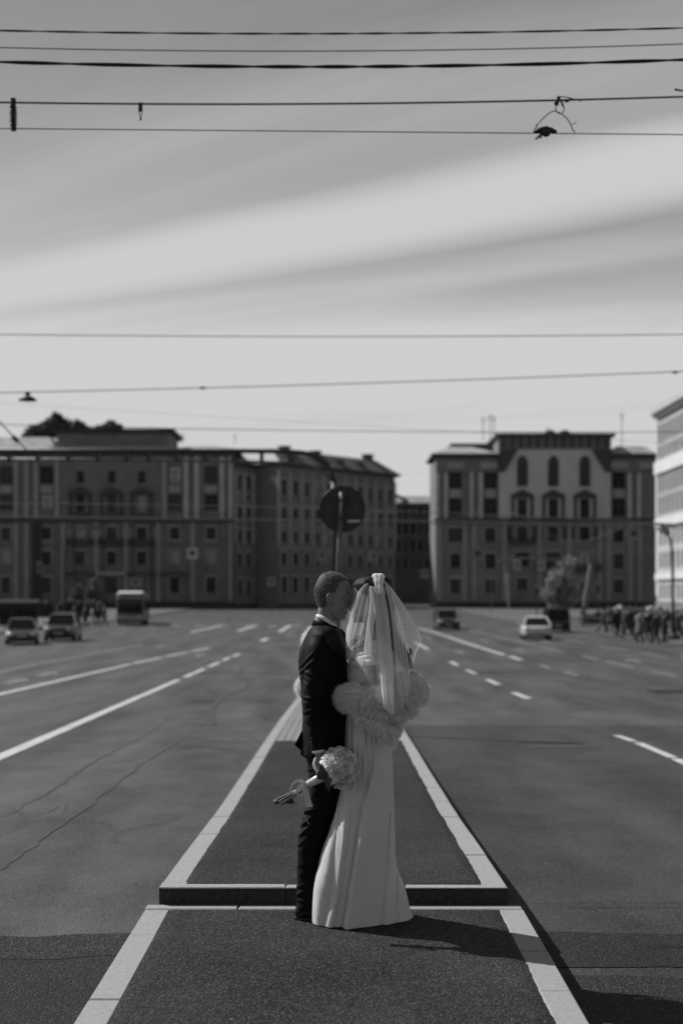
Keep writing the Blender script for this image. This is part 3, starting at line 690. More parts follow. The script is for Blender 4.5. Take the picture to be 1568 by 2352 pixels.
for px in (1008, 1066, 1088, 1158, 1238, 1306, 1376, 1396, 1446, 1468): bx_(B5, 'pilaster', M_WALL2, fx(px)-.3, fx(px)+.3, -.36, -.252, zb+1.5, zbelt-.35)
bx_(B5, 'belt_course', M_TRIM, X0-.2, X1, -.75, -.25, zbelt-.35, zbelt+.3)
bx_(B5, 'plinth', M_PLINTH, X0, X1, -.55, -.252, zb, fz(1383))
for px, pw in ((1078, 7), (1170, 6), (1262, 5), (1375, 6)): pass
balcony(B5, fx(1269), fz(1308), 5.4, m=M_TRIM); balcony(B5, fx(1341), fz(1308), 5.4, m=M_TRIM); balcony(B5, fx(1198), fz(1248), 4.2, m=M_TRIM)
mb = MB(); mb.box((fx(1030),-.8,fz(1330)), (fx(1065),-.26,fz(1323))); mb.build('shop_fascia', M_WALL2, B5)
for px, y0_, y1_ in ((1117, 998, 948), (1133, 998, 942), (1142, 998, 945), (1269, 995, 972), (1443, 1024, 938)):
    mb = MB(); mb.tube([(fx(px), 6, fz(y0_+6)), (fx(px), 6, fz(y1_))], .07, 5)
    for k in range(3): z = fz(y1_ + 4 + 5*k); mb.tube([(fx(px)-.5+.1*k, 6, z), (fx(px)+.5-.1*k, 6, z)], .035, 4)
    mb.build('aerial', M_STEEL, B5)

# --- the pale sunlit building on the right edge: its long side faces the road
B6 = thing('pale_office_building', (43.7, 197, 0), R(-90), label='pale sunlit building with tall window bays at the right edge', cat='building')
# local x runs towards the camera, local y away from the road
z0, z1 = -1.2, 26.0; Lh = 62; ops = []; cw = 2.55
for i in range(24):
    cx = 2.0 + cw*i
    for a, b in ((1.0, 3.0), (5.2, 7.4), (8.3, 10.4), (12.6, 15.0), (15.6, 17.6), (20.3, 21.9), (22.5, 24.9)):
        ops.append((cx, a, b, 1.25))
wall(B6, M_WHITE, 0, Lh, z0, z1, ops, rev=.22)
for o_ in ops: window(B6, *o_, y=.2, pane=1, light=True)
shell(B6, M_WHITE, 0, Lh, 16, z0, z1)
for i in range(25): bx_(B6, 'pilaster', M_WHITEB, .55+cw*i, .95+cw*i, -.2, -.002, 12.2, 18.0); bx_(B6, 'pilaster', M_WHITEB, .55+cw*i, .95+cw*i, -.2, -.002, 20.0, 25.2)
bx_(B6, 'belt_course', M_WHITEB, -.3, Lh, -.45, -.002, 18.2, 19.9); bx_(B6, 'belt_course', M_WHITEB, -.2, Lh, -.35, -.002, 10.9, 12.1); bx_(B6, 'belt_course', M_WHITEB, -.2, Lh, -.35, -.002, 3.7, 4.5)
bx_(B6, 'plinth', mat('grey_stone_base', .16, .8, var=.2, vscale=.6), 0, Lh, -.3, -.002, z0, .7)
mb = MB(); mb.box((-.9,-.9,z1+.5), (Lh,16,z1+1.2)); mb.box((-.5,-.5,z1), (Lh,0,z1+.5)); mb.build('cornice', M_WHITE, B6)
bx_(B6, 'attic_storey', M_WHITE, 2, Lh, 1.2, 15, z1+1.202, z1+2.6)
bx_(B6, 'chimney', M_TRIM, 9.5, 12, 3, 5, z1+2.602, z1+6.2)

# ---------------------------------------------------------------- trees
def leaf_tree(name, x, y, zb_, blobs, trunk_r, leafm, barkm, n, ls, label, group=None, seed=1, limbs=7):
    """blobs = (dx, dy, z, r) crown clumps; leaves are small quads spread through them"""
    rn = random.Random(seed); T = thing(name, (x, y, zb_), label=label, cat='tree', group=group)
    tb = MB(); top = max(b[2] for b in blobs) * .8
    pts = [(0,0,0), (.05,0,top*.3), (-.06,.05,top*.6), (.05,0,top)]
    tb.tube(pts, [trunk_r, trunk_r*.8, trunk_r*.5, trunk_r*.15], 8)
    for b in blobs:
        zs = rn.uniform(.3, .6)*top; tb.tube([(0,0,zs), (b[0]*.5, b[1]*.5, (zs+b[2])/2+.2), (b[0], b[1], b[2])], [trunk_r*.4, trunk_r*.25, trunk_r*.06], 6)
    tb.build('trunk', barkm, T, smooth=True)
    vs = np.zeros((n*4, 3)); wts = [b[3]**2 for b in blobs]
    for i in range(n):
        b = rn.choices(blobs, wts)[0]
        d = Vector((rn.gauss(0,1), rn.gauss(0,1), rn.gauss(0,1))).normalized() * b[3] * rn.uniform(.35, 1.0) ** .6
        d *= 1 + .45*noise.noise(Vector((d.x*1.3+b[0], d.y*1.3, d.z*1.3+seed)))
        c = Vector((b[0], b[1], b[2])) + d; s = ls*rn.uniform(.6, 1.4)
        a = Vector((rn.gauss(0,1), rn.gauss(0,1), rn.gauss(0,1))).normalized(); e = a.orthogonal().normalized()
        for j, (p, q) in enumerate(((-1,0),(0,-.6),(1,0),(0,.6))): vs[i*4+j] = c + a*(p*s) + e*(q*s)
    me = bpy.data.meshes.new('crown'); me.from_pydata(vs.tolist(), [], [(4*i, 4*i+1, 4*i+2, 4*i+3) for i in range(n)]); me.materials.append(leafm)
    link('crown', me, T); return T
M_LEAFD = mat('dark_leaves', .08, .7, var=.4, vscale=.8, transl=.25)
M_LEAFP = mat('pale_spring_leaves', .2, .7, var=.3, vscale=1.5, transl=.35)
M_BARK = mat('bark', .06, .9, var=.3, vscale=8)
st = 285/F; tx = lambda p: (p-CX)*st; tz = lambda p: CAMZ-(p-YH)*st + 1.5
def cl(lst): return [((px-lst[0][0])*st, rb.uniform(-1.5, 1.5), tz(py), r*st) for px, py, r in lst]
for k, (lst, lab) in enumerate((
    ([(80, 1000, 22), (66, 1012, 18), (92, 985, 15), (100, 1015, 22)], 'dark tree rising behind the pale roof at the far left'),
    ([(133, 975, 24), (118, 985, 22), (150, 985, 20), (128, 960, 13)], 'tallest dark tree top, just left of the attic storey'),
    ([(184, 986, 19), (176, 996, 20), (193, 996, 18)], 'small round dark tree top peeking over the attic'),
    ([(250, 988, 18), (232, 996, 18), (268, 990, 17), (255, 975, 12)], 'broad dark tree top behind the middle of the attic'))):
    leaf_tree('tree', tx(lst[0][0]), 285, -1.5, cl(lst), .45, M_LEAFD, M_BARK, 5200, .30, lab, 'trees behind the left building', seed=k+3)
dT = 160.0; kx = dT/F
leaf_tree('tree', (1285-CX)*kx, dT, zroad(dT)+.13, [(0,0,3.2,1.5),(-1.0,.2,2.8,1.2),(1.2,0,4.0,1.4),(.5,.3,5.3,1.3),(1.0,-.2,6.3,.9),(-.6,0,4.4,1.1),(-.3,.3,1.7,1.3),(1.0,0,2.1,1.1)], .14, M_LEAFP, M_BARK, 2600, .17, 'pale young tree in light leaf behind the dark van on the right', seed=11)
def hedge(x0, x1, y, h, n, label, seed):
    rn = random.Random(seed); T = thing('hedge', ((x0+x1)/2, y, zroad(y)+.1), label=label, cat='hedge'); w = (x1-x0)/2; vs = []
    for i in range(n):
        cx = rn.uniform(-w, w); hh = h*(.75+.3*noise.noise(Vector((cx*.5, seed, 0)))); c = Vector((cx, rn.uniform(-.6, .6), hh*rn.random()**.6)); s = rn.uniform(.08, .2)
        a = Vector((rn.gauss(0,1), rn.gauss(0,1), rn.gauss(0,1))).normalized(); e = a.orthogonal().normalized()
        vs += [c-a*s, c-e*s*.6, c+a*s, c+e*s*.6]
    mb = MB(); mb.add(vs, [(4*i, 4*i+1, 4*i+2, 4*i+3) for i in range(n)]); mb.build('foliage', M_LEAFD, T)
    mb = MB(); mb.box((-w,-.35,0), (w,.35,h*.55)); mb.build('stems', M_BARK, T)
hedge(21.5, 41, 128, 1.7, 7000, 'low dark hedge behind the crowd on the right pavement', 3)
hedge(-46, -28.5, 170, 2.6, 7000, 'dark hedge behind the people on the left pavement', 4)
for k, (px, dd, h_) in enumerate(((178, 190, 3.6), (214, 180, 4.4))):
    leaf_tree('street_tree', (px-CX)/F*dd, dd, zroad(dd)+.1, [(0,0,h_*.75,.8),(.5,.2,h_*.55,.6),(-.5,-.1,h_*.62,.6),(.1,.2,h_,.5)], .16, M_LEAFD, M_BARK, 1100, .13,
              ('small dark street tree nearest the parked cars on the left', 'taller dark street tree second from the left kerb', 'low dark street tree beside the bus')[k], 'street trees on the left pavement', seed=30+k)
# ---------------------------------------------------------------- overhead wires
def wire(name, pts, d, r, label, cat='wire', group=None, m=M_CABLE, twist=0, d1=None):
    """pts: picture points the wire passes at distance d (or from d to d1); a smooth sagging curve, longer than the view"""
    xs = [p[0] for p in pts]; ys_ = [p[1] for p in pts]
    cf = np.polyfit(xs, ys_, min(2, len(pts)-1)); q = np.linspace(-260, 1830, 90 if twist else 40)
    P = []
    for x in q:
        dd = d if d1 is None else d + (d1-d)*x/1568
        P.append(W(x, float(np.polyval(cf, x)), dd))
    mb = MB()
    if twist:
        Q = []
        n = 900
        X = np.interp(np.linspace(0, 1, n), np.linspace(0, 1, len(P)), [p.x for p in P]); Y = [p.y for p in P]; Y = np.interp(np.linspace(0,1,n), np.linspace(0,1,len(P)), Y); Z = np.interp(np.linspace(0,1,n), np.linspace(0,1,len(P)), [p.z for p in P])
        for ph in (0, math.pi):
            pts3 = []
            for i in range(n):
                a = X[i]*twist + ph + 1.3*math.sin(X[i]*.9) + .8*math.sin(X[i]*2.3); pts3.append((X[i], Y[i] + r*.8*math.sin(a), Z[i] + r*.8*math.cos(a)))
            mb.tube(pts3, r, 6)
    else: mb.tube(P, r, 6)
    return mb.build(name, m, smooth=True, label=label, cat=cat, group=group)
wire('overhead_cable', [(0,70),(784,77),(1568,64)], 11.5, .0050, 'topmost twisted black cable across the sky', 'cable', 'overhead lines', twist=7)
wire('overhead_wire', [(0,109),(784,117),(1568,101)], 12.5, .0052, 'thin black wire between the two twisted cables', 'wire', 'overhead lines')
wire('overhead_cable', [(0,142),(784,153),(1568,137)], 11.0, .0085, 'thickest twisted black cable, third from the top of the sky', 'cable', 'overhead lines', twist=5.2)
w4 = wire('overhead_wire', [(0,235),(784,238),(1568,222)], 12.0, .0085, 'black span wire with a small hook and a looped clamp tied to it', 'wire', 'overhead lines')
w5 = wire('overhead_wire', [(0,295),(784,302),(1568,309)], 12.0, .0045, 'thin wire hanging under the span wire with the insulator', 'wire', 'overhead lines')
wire('overhead_wire', [(0,768),(784,773),(1568,768)], 26, .008, 'blurred grey wire crossing the sky alone below the bright cloud band', 'wire', 'overhead lines')
wire('overhead_wire', [(0,902),(465,891),(1568,853)], 36, .012, 'slanting wire carrying the lamp and two small clamps', 'wire', 'overhead lines')
wire('overhead_wire', [(0,975),(784,990),(1568,992)], 60, .016, 'faint far wire just above the rooftops', 'wire', 'overhead lines')
wire('overhead_wire', [(0,925),(784,975),(1568,1020)], 75, .006, 'faint slanting far wire above the left roofs', 'wire', 'overhead lines')
wire('overhead_wire', [(0,1156),(784,1170),(1568,1205)], 70, .022, 'pale wire in front of the upper windows of the left building', 'wire', 'overhead lines', M_WIREP)
wire('overhead_wire', [(0,1187),(784,1196),(1568,1205)], 78, .028, 'pale double thick wire along the belt course of the buildings', 'wire', 'overhead lines', M_WIREP)
wire('overhead_wire', [(300,1168),(1000,1203),(1568,1212)], 90, .02, 'dark wire crossing below the pale belt wires', 'wire', 'overhead lines', M_BLACK)
mb = MB(); q = [(1150,1170),(1222,1196),(1262,1228),(1300,1243),(1350,1243),(1420,1215),(1500,1200)]
mb.tube([W(x, y, 95) for x, y in q], .035, 6); mb.build('sagging_wire', M_WIREP, smooth=True, label='pale sagging wire loop in front of the right building', cat='wire')
mb = MB(); mb.tube([W(-60, 905, 42), W(40, 1012, 42), W(62, 1033, 42)], .02, 6); mb.tube([W(30, 1003, 42), W(42, 1014, 42)], .07, 8); mb.build('guy_wire', M_STEEL, label='steep stay wire with a knob at the left edge', cat='wire')

# insulator, hook, clamp
T = thing('insulator', W(31, 235, 12), label='ribbed black insulator joining the two wires at top left', cat='insulator')
k = 12/F
mb = MB(); prof = [(-9,5),(-7,6.5),(8,6)]; mb.tube([(0,0,9*k),(0,0,-9*k)], 6.2*k, 12); mb.build('cap', M_CABLE, T, smooth=False)
mb = MB(); P = []; rr = []
zs = np.linspace(-9, -56, 48)
for i, z in enumerate(zs): P.append((0.6*k*(z/-56), 0, z*k)); t = ((-z-9) % 6.4)/6.4; rr.append((5.2 + 4.6*max(0, 1-abs(t-.5)*3.2))*k)
mb.tube(P, rr, 14); mb.build('ribbed_body', mat('brown_porcelain', .035, .4), T, smooth=True)
mb = MB(); mb.tube([(.8*k,0,-54*k),(1.2*k,0,-65*k)], 6.2*k, 12); mb.build('cap', M_CABLE, T)
T = thing('hook', W(323, 236, 12), label='small black hook hanging from the span wire', cat='hook')
mb = MB(); mb.box((-4.5*k,-.01,-20*k), (4.5*k,.01,0)); mb.build('bracket', M_CABLE, T)
mb = MB(); mb.tube([(-4*k,0,-19*k),(-3.8*k,0,-24*k),(0,0,-30*k),(1*k,0,-34*k),(0,0,-40*k)], [1.2*k,1.2*k,1.4*k,2.6*k,2.2*k], 6); mb.tube([(4*k,0,-19*k),(3.8*k,0,-24*k),(0,0,-30*k)], 1.0*k, 6); mb.build('hook_wire', M_CABLE, T)
T = thing('wire_clamp', W(1252, 303, 12), label='black clamp hanging in a wire loop at the upper right', cat='clamp')
def V(px, py, dy=0): p = W(px, py, 12) - W(1252, 303, 12); return (p.x, dy, p.z)
mb = MB(); mb.ball(V(1253,302), 12.5*k, 14, 8, (.95,.8,1)); mb.tube([V(1226,302),V(1238,299),V(1253,297),V(1266,299),V(1278,303)], [3*k,6*k,8*k,6*k,3.2*k], 8); mb.tube([V(1228,320),V(1238,313),V(1246,306)], [1.8*k,3*k,4*k], 7); mb.tube([V(1240,312),V(1242,318)], 2*k, 6); mb.build('clamp_body', M_CABLE, T, smooth=True)
mb = MB(); mb.tube([V(1224,303),V(1234,285),V(1250,268),V(1266,256),V(1275,255),V(1288,261),V(1300,271),V(1310,285),V(1314,298),V(1320,304)], 1.3*k, 6); mb.tube([V(1232,293),V(1231,284)], .9*k, 5); mb.tube([V(1312,286),V(1323,281)], .9*k, 5); mb.build('wire_loop', M_CABLE, T, smooth=True)
mb = MB(); mb.tube([V(1276,240),V(1275,252),V(1281,260),V(1290,261),V(1295,252),V(1293,243),V(1287,232)], 1.4*k, 6); mb.tube([V(1288,232),V(1292,244)], 2.6*k, 6); mb.build('wire_ring', M_CABLE, T, smooth=True)
mb = MB(); mb.tube([V(1282,223),V(1276,241)], [5.2*k,5.0*k], 8); mb.tube([V(1280,221),V(1300,223),V(1320,229),V(1335,231)], [1.2*k,1.2*k,1.8*k,1.5*k], 6); mb.tube([V(1296,233),V(1306,233)], [2.6*k,1.6*k], 6); mb.build('tie_wire', M_CABLE, T, smooth=True)
mb = MB(); mb.tube([W(1548,205,12), W(1558,207,12), W(1600,213,12)], [2.6*k,2.2*k,1.6*k], 6); mb.tube([W(1551,208,12), W(1558,208,12)], .9*k, 5); mb.build('wire_end', M_CABLE, label='frayed wire end entering at the upper right edge', cat='wire end')
for px, py, lab in ((465, 891, 'small dark clamp on the slanting wire left of the middle'), (1549, 855, 'small dark clamp on the slanting wire at the right edge')):
    mb = MB(); mb.ball((0,0,0), .05, 10, 6, (1.1,.8,.8)); mb.tube([(-.09,0,0),(.09,0,0)], .022, 6); mb.build('line_clamp', M_CABLE, smooth=True, loc=W(px, py, 36), label=lab, cat='clamp', group='clamps on the slanting wire')
T = thing('hanging_lamp', W(64, 900, 36), label='dark saucer street lamp hanging from a wire at left', cat='lamp')
kk = 36/F; mb = MB(); mb.tube([(0,0,0),(0,0,-3*kk),(0,0,-9*kk)], [6*kk,7*kk,3*kk], 10); mb.build('fitting', M_CABLE, T)
mb = MB(); mb.tube([(0,0,-8*kk),(0,0,-12*kk),(0,0,-16*kk),(0,0,-20*kk)], [4*kk,12*kk,19*kk,21.5*kk], 20); mb.build('lamp_shade', M_CABLE, T, smooth=True)
# gantry with curved arms over the left carriageway
DG = 52.0; zg = zroad(DG) + H0 + H1
T = thing('overhead_gantry', ((767-CX)/F*DG, DG, zg), label='dark lattice gantry arching from a mast on the median over the left lanes', cat='gantry')
def VG(px, py): p = W(px, py, DG); return (p.x - (767-CX)/F*DG, 0, p.z - zg)
mb = MB(); mb.tube([(0,0,0), VG(768,1240), VG(767,1105)], [.13,.115,.10], 10); mb.build('mast', M_BLACK, T, smooth=True)
mb = MB(); mb.tube([VG(767,1108),VG(764,1090),VG(752,1068),VG(728,1050),VG(698,1040),VG(660,1037),VG(560,1036),VG(300,1036),VG(-120,1034)], .085, 8); mb.build('upper_chord', M_BLACK, T, smooth=True)
mb = MB(); mb.tube([VG(766,1106),VG(752,1092),VG(730,1076),VG(700,1066),VG(664,1063),VG(560,1060),VG(300,1056),VG(-120,1054)], .05, 8); mb.build('lower_chord', M_STEEL, T, smooth=True)
for px in (22, 87, 157, 225, 291, 341, 405, 472, 536, 601, 666):
    mb = MB(); a = VG(px, 1037); b = VG(px, 1061); mb.box((a[0]-.07,-.07,b[2]), (a[0]+.07,.07,a[2])); mb.build('strut', M_BLACK, T)
# round road sign seen from the back, on the median
DS = 21.6; zs_ = zroad(DS) + H0 + H1
T = thing('road_sign', ((774.5-CX)/F*DS, DS, zs_), label='back of a round road sign on a grey pole behind the couple', cat='road sign')
def VS(px, py, dy=0): p = W(px, py, DS); return Vector((p.x - (774.5-CX)/F*DS, dy, p.z - zs_))
M_SIGNB = mat('sign_back_grey', .055, .75, spec=.2, var=.12, vscale=5)
mb = MB(); mb.tube([(0,0,0), VS(777,1300), VS(785,1131)], [.038,.038,.038], 14); mb.build('pole', mat('galvanised_pole', .10, .5, var=.15, vscale=6), T, smooth=True)
c = VS(786, 1169, .06); R0 = .345
mb = MB(); mb.disc(c, R0, (0,1,0), .006, 56); mb.build('sign_disc', M_SIGNB, T)
mb = MB(); n = 56
mb.tube([c + Vector((R0*math.cos(2*math.pi*i/n), -.008, R0*math.sin(2*math.pi*i/n))) for i in range(n+1)], .011, 6, cap=False); mb.build('rim', M_BLACK, T, smooth=True)
for px, py in ((754, 1164), (816, 1166)):
    mb = MB(); mb.disc(VS(px, py, .05), .018, (0,1,0), .02, 12); mb.build('bolt', M_STEEL, T)
for py in (1150, 1190):
    mb = MB(); a = VS(776, py, .0); b = VS(796, py, .0); mb.box((a.x,-.045,a.z-.015), (b.x,.055,a.z+.015)); mb.build('bracket', M_SIGNB, T)
mb = MB(); a = VS(797, 1199, .045); b = VS(826, 1194, .05); mb.box((a.x,.045,a.z), (b.x,.055,b.z)); mb.build('sticker', mat('white_sticker', .55, .6), T)

# lane signs and traffic lights hung over the far junction
M_SIGNW = mat('sign_white', .20, .6); M_SIGNW2 = mat('sign_white_bright', .45, .6); M_SIGND = mat('sign_dark', .03, .6)
def lane_sign(px, py, w, h, d, label, bright=0, sym='cross'):
    T = thing('lane_sign', W(px, py, d), label=label, cat='sign', group='square signs hung over the junction')
    s = d/F; w *= s; h *= s
    mb = MB(); mb.box((-w/2,0,-h/2), (w/2,.04,h/2)); mb.build('plate', M_SIGNW2 if bright else M_SIGNW, T)
    mb = MB(); t = w*.11
    if sym == 'cross': mb.box((-t/2,-.012,-h*.3), (t/2,-.002,h*.3)); mb.add([(-w*.28,-.008,h*.05),(w*.28,-.008,h*.05),(0,-.008,h*.36)], [(0,1,2)])
    elif sym == 'ring':
        mb.box((-w*.24,-.012,-h*.2), (w*.24,-.002,h*.26))
    else: mb.box((-w*.3,-.012,h*.05), (w*.3,-.002,h*.3)); mb.box((-w*.3,-.012,-h*.3), (w*.3,-.002,-h*.05))
    mb.build('symbol', M_SIGND, T)
    mb = MB(); mb.tube([(-w*.3,.05,h/2),(-w*.3,.05,h/2+.5)], .02, 5); mb.tube([(w*.3,.05,h/2),(w*.3,.05,h/2+.5)], .02, 5); mb.build('hanger', M_BLACK, T)
lane_sign(442, 1271, 25, 25, 110, 'white square sign hanging before the left building near its right end', 1, 'ring')
lane_sign(92, 1303, 14, 26, 112, 'narrow white sign hanging at the far left', 0, 'bars')
lane_sign(740, 1278, 22, 24, 120, 'dim square sign just left of the sign pole')
lane_sign(858, 1279, 24, 24, 120, 'dim square sign right of the sign pole')
lane_sign(1097, 1272, 26, 26, 115, 'square sign on the left wing of the right building', 0, 'ring')
lane_sign(1455, 1226, 28, 26, 115, 'square plaque on the right wing of the right building', 0, 'ring')
lane_sign(623, 1336, 20, 22, 125, 'small dim square sign low before the side wing')
lane_sign(1028, 1345, 20, 22, 125, 'small dim square sign low at the left end of the right building') if 0 else None
lane_sign(975, 1318, 18, 22, 130, 'dim square sign in the street gap right of the veil')
lane_sign(312, 1338, 26, 22, 131, 'dark square sign just above the bus roof')
lane_sign(1187, 1297, 16, 22, 120, 'left of the pair of bright box signs over the right lanes', 1, 'bars')
lane_sign(1243, 1299, 16, 23, 120, 'right of the pair of bright box signs over the right lanes', 1, 'bars')
mb = MB(); mb.tube([W(1142,1290,120.3), W(1200,1283,120.3), W(1300,1287,120.3), W(1300,1287,120.3)], .10, 6); mb.build('sign_beam', M_STEEL, label='grey beam above the pair of bright box signs', cat='beam')
def signal(px, base_py, top_py, label, m=M_STEEL, lean=0):
    d = dist_at(base_py); s = d/F; T = thing('traffic_light', ((px-CX)*s, d, zroad(d)+.0), label=label, cat='traffic light', group='traffic lights at the junction')
    h = (base_py - top_py)*s; mb = MB(); mb.tube([(0,0,0),(lean,0,h-1.0)], .06, 8); mb.build('pole', m, T)
    mb = MB(); mb.box((lean-.17,-.14,h-1.0), (lean+.17,.14,h)); mb.build('housing', m, T)
    for i in range(3): mb = MB(); mb.disc((lean,-.16,h-.18-.32*i), .11, (0,1,0), .05, 14); mb.build('lens', M_SIGND if i else M_SIGNW2, T)
signal(1128, 1412, 1325, 'pale traffic light left of the middle of the right building', M_STEEL)
signal(1168, 1420, 1318, 'taller pale traffic light beside a dark doorway of the right building', M_ALU, -.15)
signal(1232, 1436, 1342, 'dark traffic light in front of the pale young tree', M_BLACK)
signal(1372, 1440, 1335, 'small traffic light before the right wing entrance', M_BLACK)
mb = MB(); mb.tube([W(1358,1296,118), W(1338,1412,118)], .22, 8); mb.build('leaning_post', mat('grey_post', .16, .7), label='grey leaning post on the pavement before the right building', cat='post')
# street lamp at the right
dl = dist_at(1474); T = thing('street_lamp', ((1546-CX)/F*dl, dl, zroad(dl)), label='tall dark curved street lamp on the right pavement', cat='street lamp')
def VL(px, py): p = W(px, py, dl); return (p.x - T.location.x, 0, p.z - T.location.z)
mb = MB(); mb.tube([(0,0,0), VL(1545,1400), VL(1543,1270), VL(1538,1238)], [.16,.10,.08,.08], 10); mb.build('pole', M_BLACK, T, smooth=True)
mb = MB(); mb.tube([VL(1538,1240),VL(1534,1222),VL(1524,1208),VL(1510,1204),VL(1500,1206)], [.08,.07,.06,.05,.05], 8); mb.build('arm', M_BLACK, T, smooth=True)
mb = MB(); mb.tube([VL(1533,1230),VL(1522,1219),VL(1506,1210)], [.07,.16,.10], 10, ell=1.6); mb.build('lamp_head', M_ALU, T, smooth=True)
mb = MB(); mb.tube([(0,0,-.05),(0,0,.35),(0,0,.5)], [.42,.40,.2], 12); mb.build('base', M_BLACK, T)

# ---------------------------------------------------------------- vehicles
M_TYRE = mat('tyre', .015, .85); M_RIM = mat('wheel_rim', .25, .35, metal=.6); M_CGL = mat('car_glass', .012, .06, spec=.35)
M_HL = mat('headlight_glass', .55, .08, spec=1.0, metal=.5); M_CHR = mat('chrome', .9, .10, metal=1); M_TL = mat('tail_light', .08, .2); M_PLATE = mat('number_plate', .45, .5)
def rsec(hw, z0, z1, r, k=3):
    P = []
    for cx, cz, a0 in ((hw-r, z0+r, -90), (hw-r, z1-r, 0), (-hw+r, z1-r, 90), (-hw+r, z0+r, 180)):
        for i in range(k+1): a = R(a0 + 90*i/k); P.append((cx + r*math.cos(a), cz + r*math.sin(a)))
    return P
def sections(mb, st):
    """st = (y, half width, z0, z1, r)"""
    rings = [[(x, y, z) for x, z in rsec(hw, z0, z1, r)] for y, hw, z0, z1, r in st]; n = len(rings[0]); vs = [p for q in rings for p in q]
    fs = [(i*n+j, i*n+(j+1) % n, (i+1)*n+(j+1) % n, (i+1)*n+j) for i in range(len(rings)-1) for j in range(n)] + [tuple(range(n))[::-1], tuple(range((len(rings)-1)*n, len(rings)*n))]
    return mb.add(vs, fs)
def car(kind, paint, x, y, z, rz, label, group='cars on the road'):
    """front of the car points to local -y"""
    T = thing('car', (x, y, z), rz, label=label, cat='car', group=group)
    if kind == 'sedan': Lc, Wc, Hc, belt, gz = 4.5, .89, 1.44, .86, [(-.72,.86,.80), (-.10,1.38,.62), (.75,1.43,.62), (1.30,1.36,.62), (1.95,.90,.74)]
    elif kind == 'suv': Lc, Wc, Hc, belt, gz = 4.5, .93, 1.68, 1.02, [(-.85,1.02,.84), (-.25,1.58,.68), (.9,1.67,.68), (1.75,1.62,.66), (2.12,1.08,.78)]
    else: Lc, Wc, Hc, belt, gz = 4.6, .94, 1.80, 1.08, [(-1.3,1.06,.86), (-.6,1.68,.74), (.9,1.79,.74), (2.1,1.76,.73), (2.25,1.1,.84)]
    h = Lc/2; mb = MB()
    sections(mb, [(-h, Wc*.72, .34, belt-.32, .08), (-h+.12, Wc*.88, .24, belt-.20, .12), (-h+.5, Wc, .20, belt-.12, .14), (-1.0, Wc, .20, belt-.02, .16), (-.5, Wc, .20, belt+.02, .12), (1.6, Wc, .20, belt+.04, .12), (h-.35, Wc*.98, .22, belt+.02, .14), (h-.08, Wc*.90, .28, belt-.06, .12), (h, Wc*.78, .36, belt-.18, .08)])
    mb.build('body', paint, T, smooth=True)
    # glasshouse: trapezoid loft
    mb = MB(); vs = []
    zb_ = belt - .02
    prof = gz
    for (yy, zt, hw) in prof: vs += [(-Wc*.90, yy, zb_), (-hw, yy, zt), (hw, yy, zt), (Wc*.90, yy, zb_)]
    n = len(prof); fs = []
    for i in range(n-1):
        for j in range(3): fs.append((4*i+j, 4*i+j+1, 4*i+5+j, 4*i+4+j)[::-1])
    fs += [(0,1,2,3), (4*n-1,4*n-2,4*n-3,4*n-4)]
    mb.add(vs, fs); mb.build('windows', M_CGL, T)
    mb = MB(); vs = []
    core = prof[1:-1]
    for (yy, zt, hw) in core: vs += [(-hw-.015, yy, zt-.06), (-hw+.03, yy, zt+.022), (hw-.03, yy, zt+.022), (hw+.015, yy, zt-.06)]
    n = len(core); fs = []
    for i in range(n-1):
        for j in range(3): fs.append((4*i+j, 4*i+j+1, 4*i+5+j, 4*i+4+j)[::-1])
    fs += [(0,1,2,3), (4*n-1,4*n-2,4*n-3,4*n-4)]; mb.add(vs, fs); mb.build('roof', paint, T)
    for s in (-1, 1):
        mb = MB()
        for a, b in ((0, 1), (len(prof)-1, len(prof)-2)): mb.tube([(s*(Wc*.90), prof[a][0], zb_), (s*(prof[b][2]), prof[b][0], prof[b][1])], .045, 5)
        mb.tube([(s*Wc*.91, .35, zb_), (s*(.63 if kind == 'sedan' else .69), .35, Hc-.04)], .04, 5); mb.build('pillars', paint, T)
        for yy in (-h+.82, h-.85):
            w = MB(); w.disc((s*(Wc-.10), yy, .32), .32, (1,0,0), .21, 22, .03); wo_ = w.build('wheel', M_TYRE, T)
            w = MB(); w.disc((s*(Wc+.008), yy, .32), .20, (1,0,0), .02, 14); w.build('rim', M_RIM, wo_)
        mb = MB(); mb.box((s*Wc*.62-.17, -h+.02, belt-.34), (s*Wc*.62+.17, -h+.16, belt-.22)); h_ = mb.build('headlight', M_HL, T); mb = MB(); mb.ball((s*Wc*.66, -h+.06, belt-.26), .085, 14, 10); mb.build('glint_ball', M_CHR, h_, smooth=True)  # chrome ball added to catch a sun glint
        mb = MB(); mb.box((s*Wc*.68-.15, h-.14, belt-.26), (s*Wc*.68+.15, h-.01, belt-.10)); mb.build('tail_light', M_TL, T)
        mb = MB(); mb.ball((s*(Wc+.10), -.62, belt+.08), .10, 8, 6, (1,.7,.7)); mb.build('mirror', paint, T)
    mb = MB(); mb.box((-.42,-h-.012,.42), (.42,-h+.02,belt-.36)); mb.build('grille', M_BLACK, T)
    for s in (-1, 1): mb = MB(); mb.box((-.26, s*(h+.015)-.01, .46), (.26, s*(h+.015)+.01, .57)); mb.build('number_plate', M_PLATE, T)
    mb = MB(); mb.box((-Wc*.80,-h+.015,.18), (Wc*.80,-h+.3,.30)); mb.build('bumper', M_BLACK, T); mb = MB(); mb.box((-Wc*.80,h-.3,.20), (Wc*.80,h-.01,.34)); mb.build('bumper', M_BLACK, T)
    return T
P_DARK = mat('dark_car_paint', .022, .25, spec=.6, coat=.5); P_GREY = mat('grey_car_paint', .04, .25, spec=.6, metal=.2, coat=.5); P_WHITE = mat('white_car_paint', .55, .3, coat=.4); P_BLACK = mat('black_car_paint', .010, .3, coat=.4)
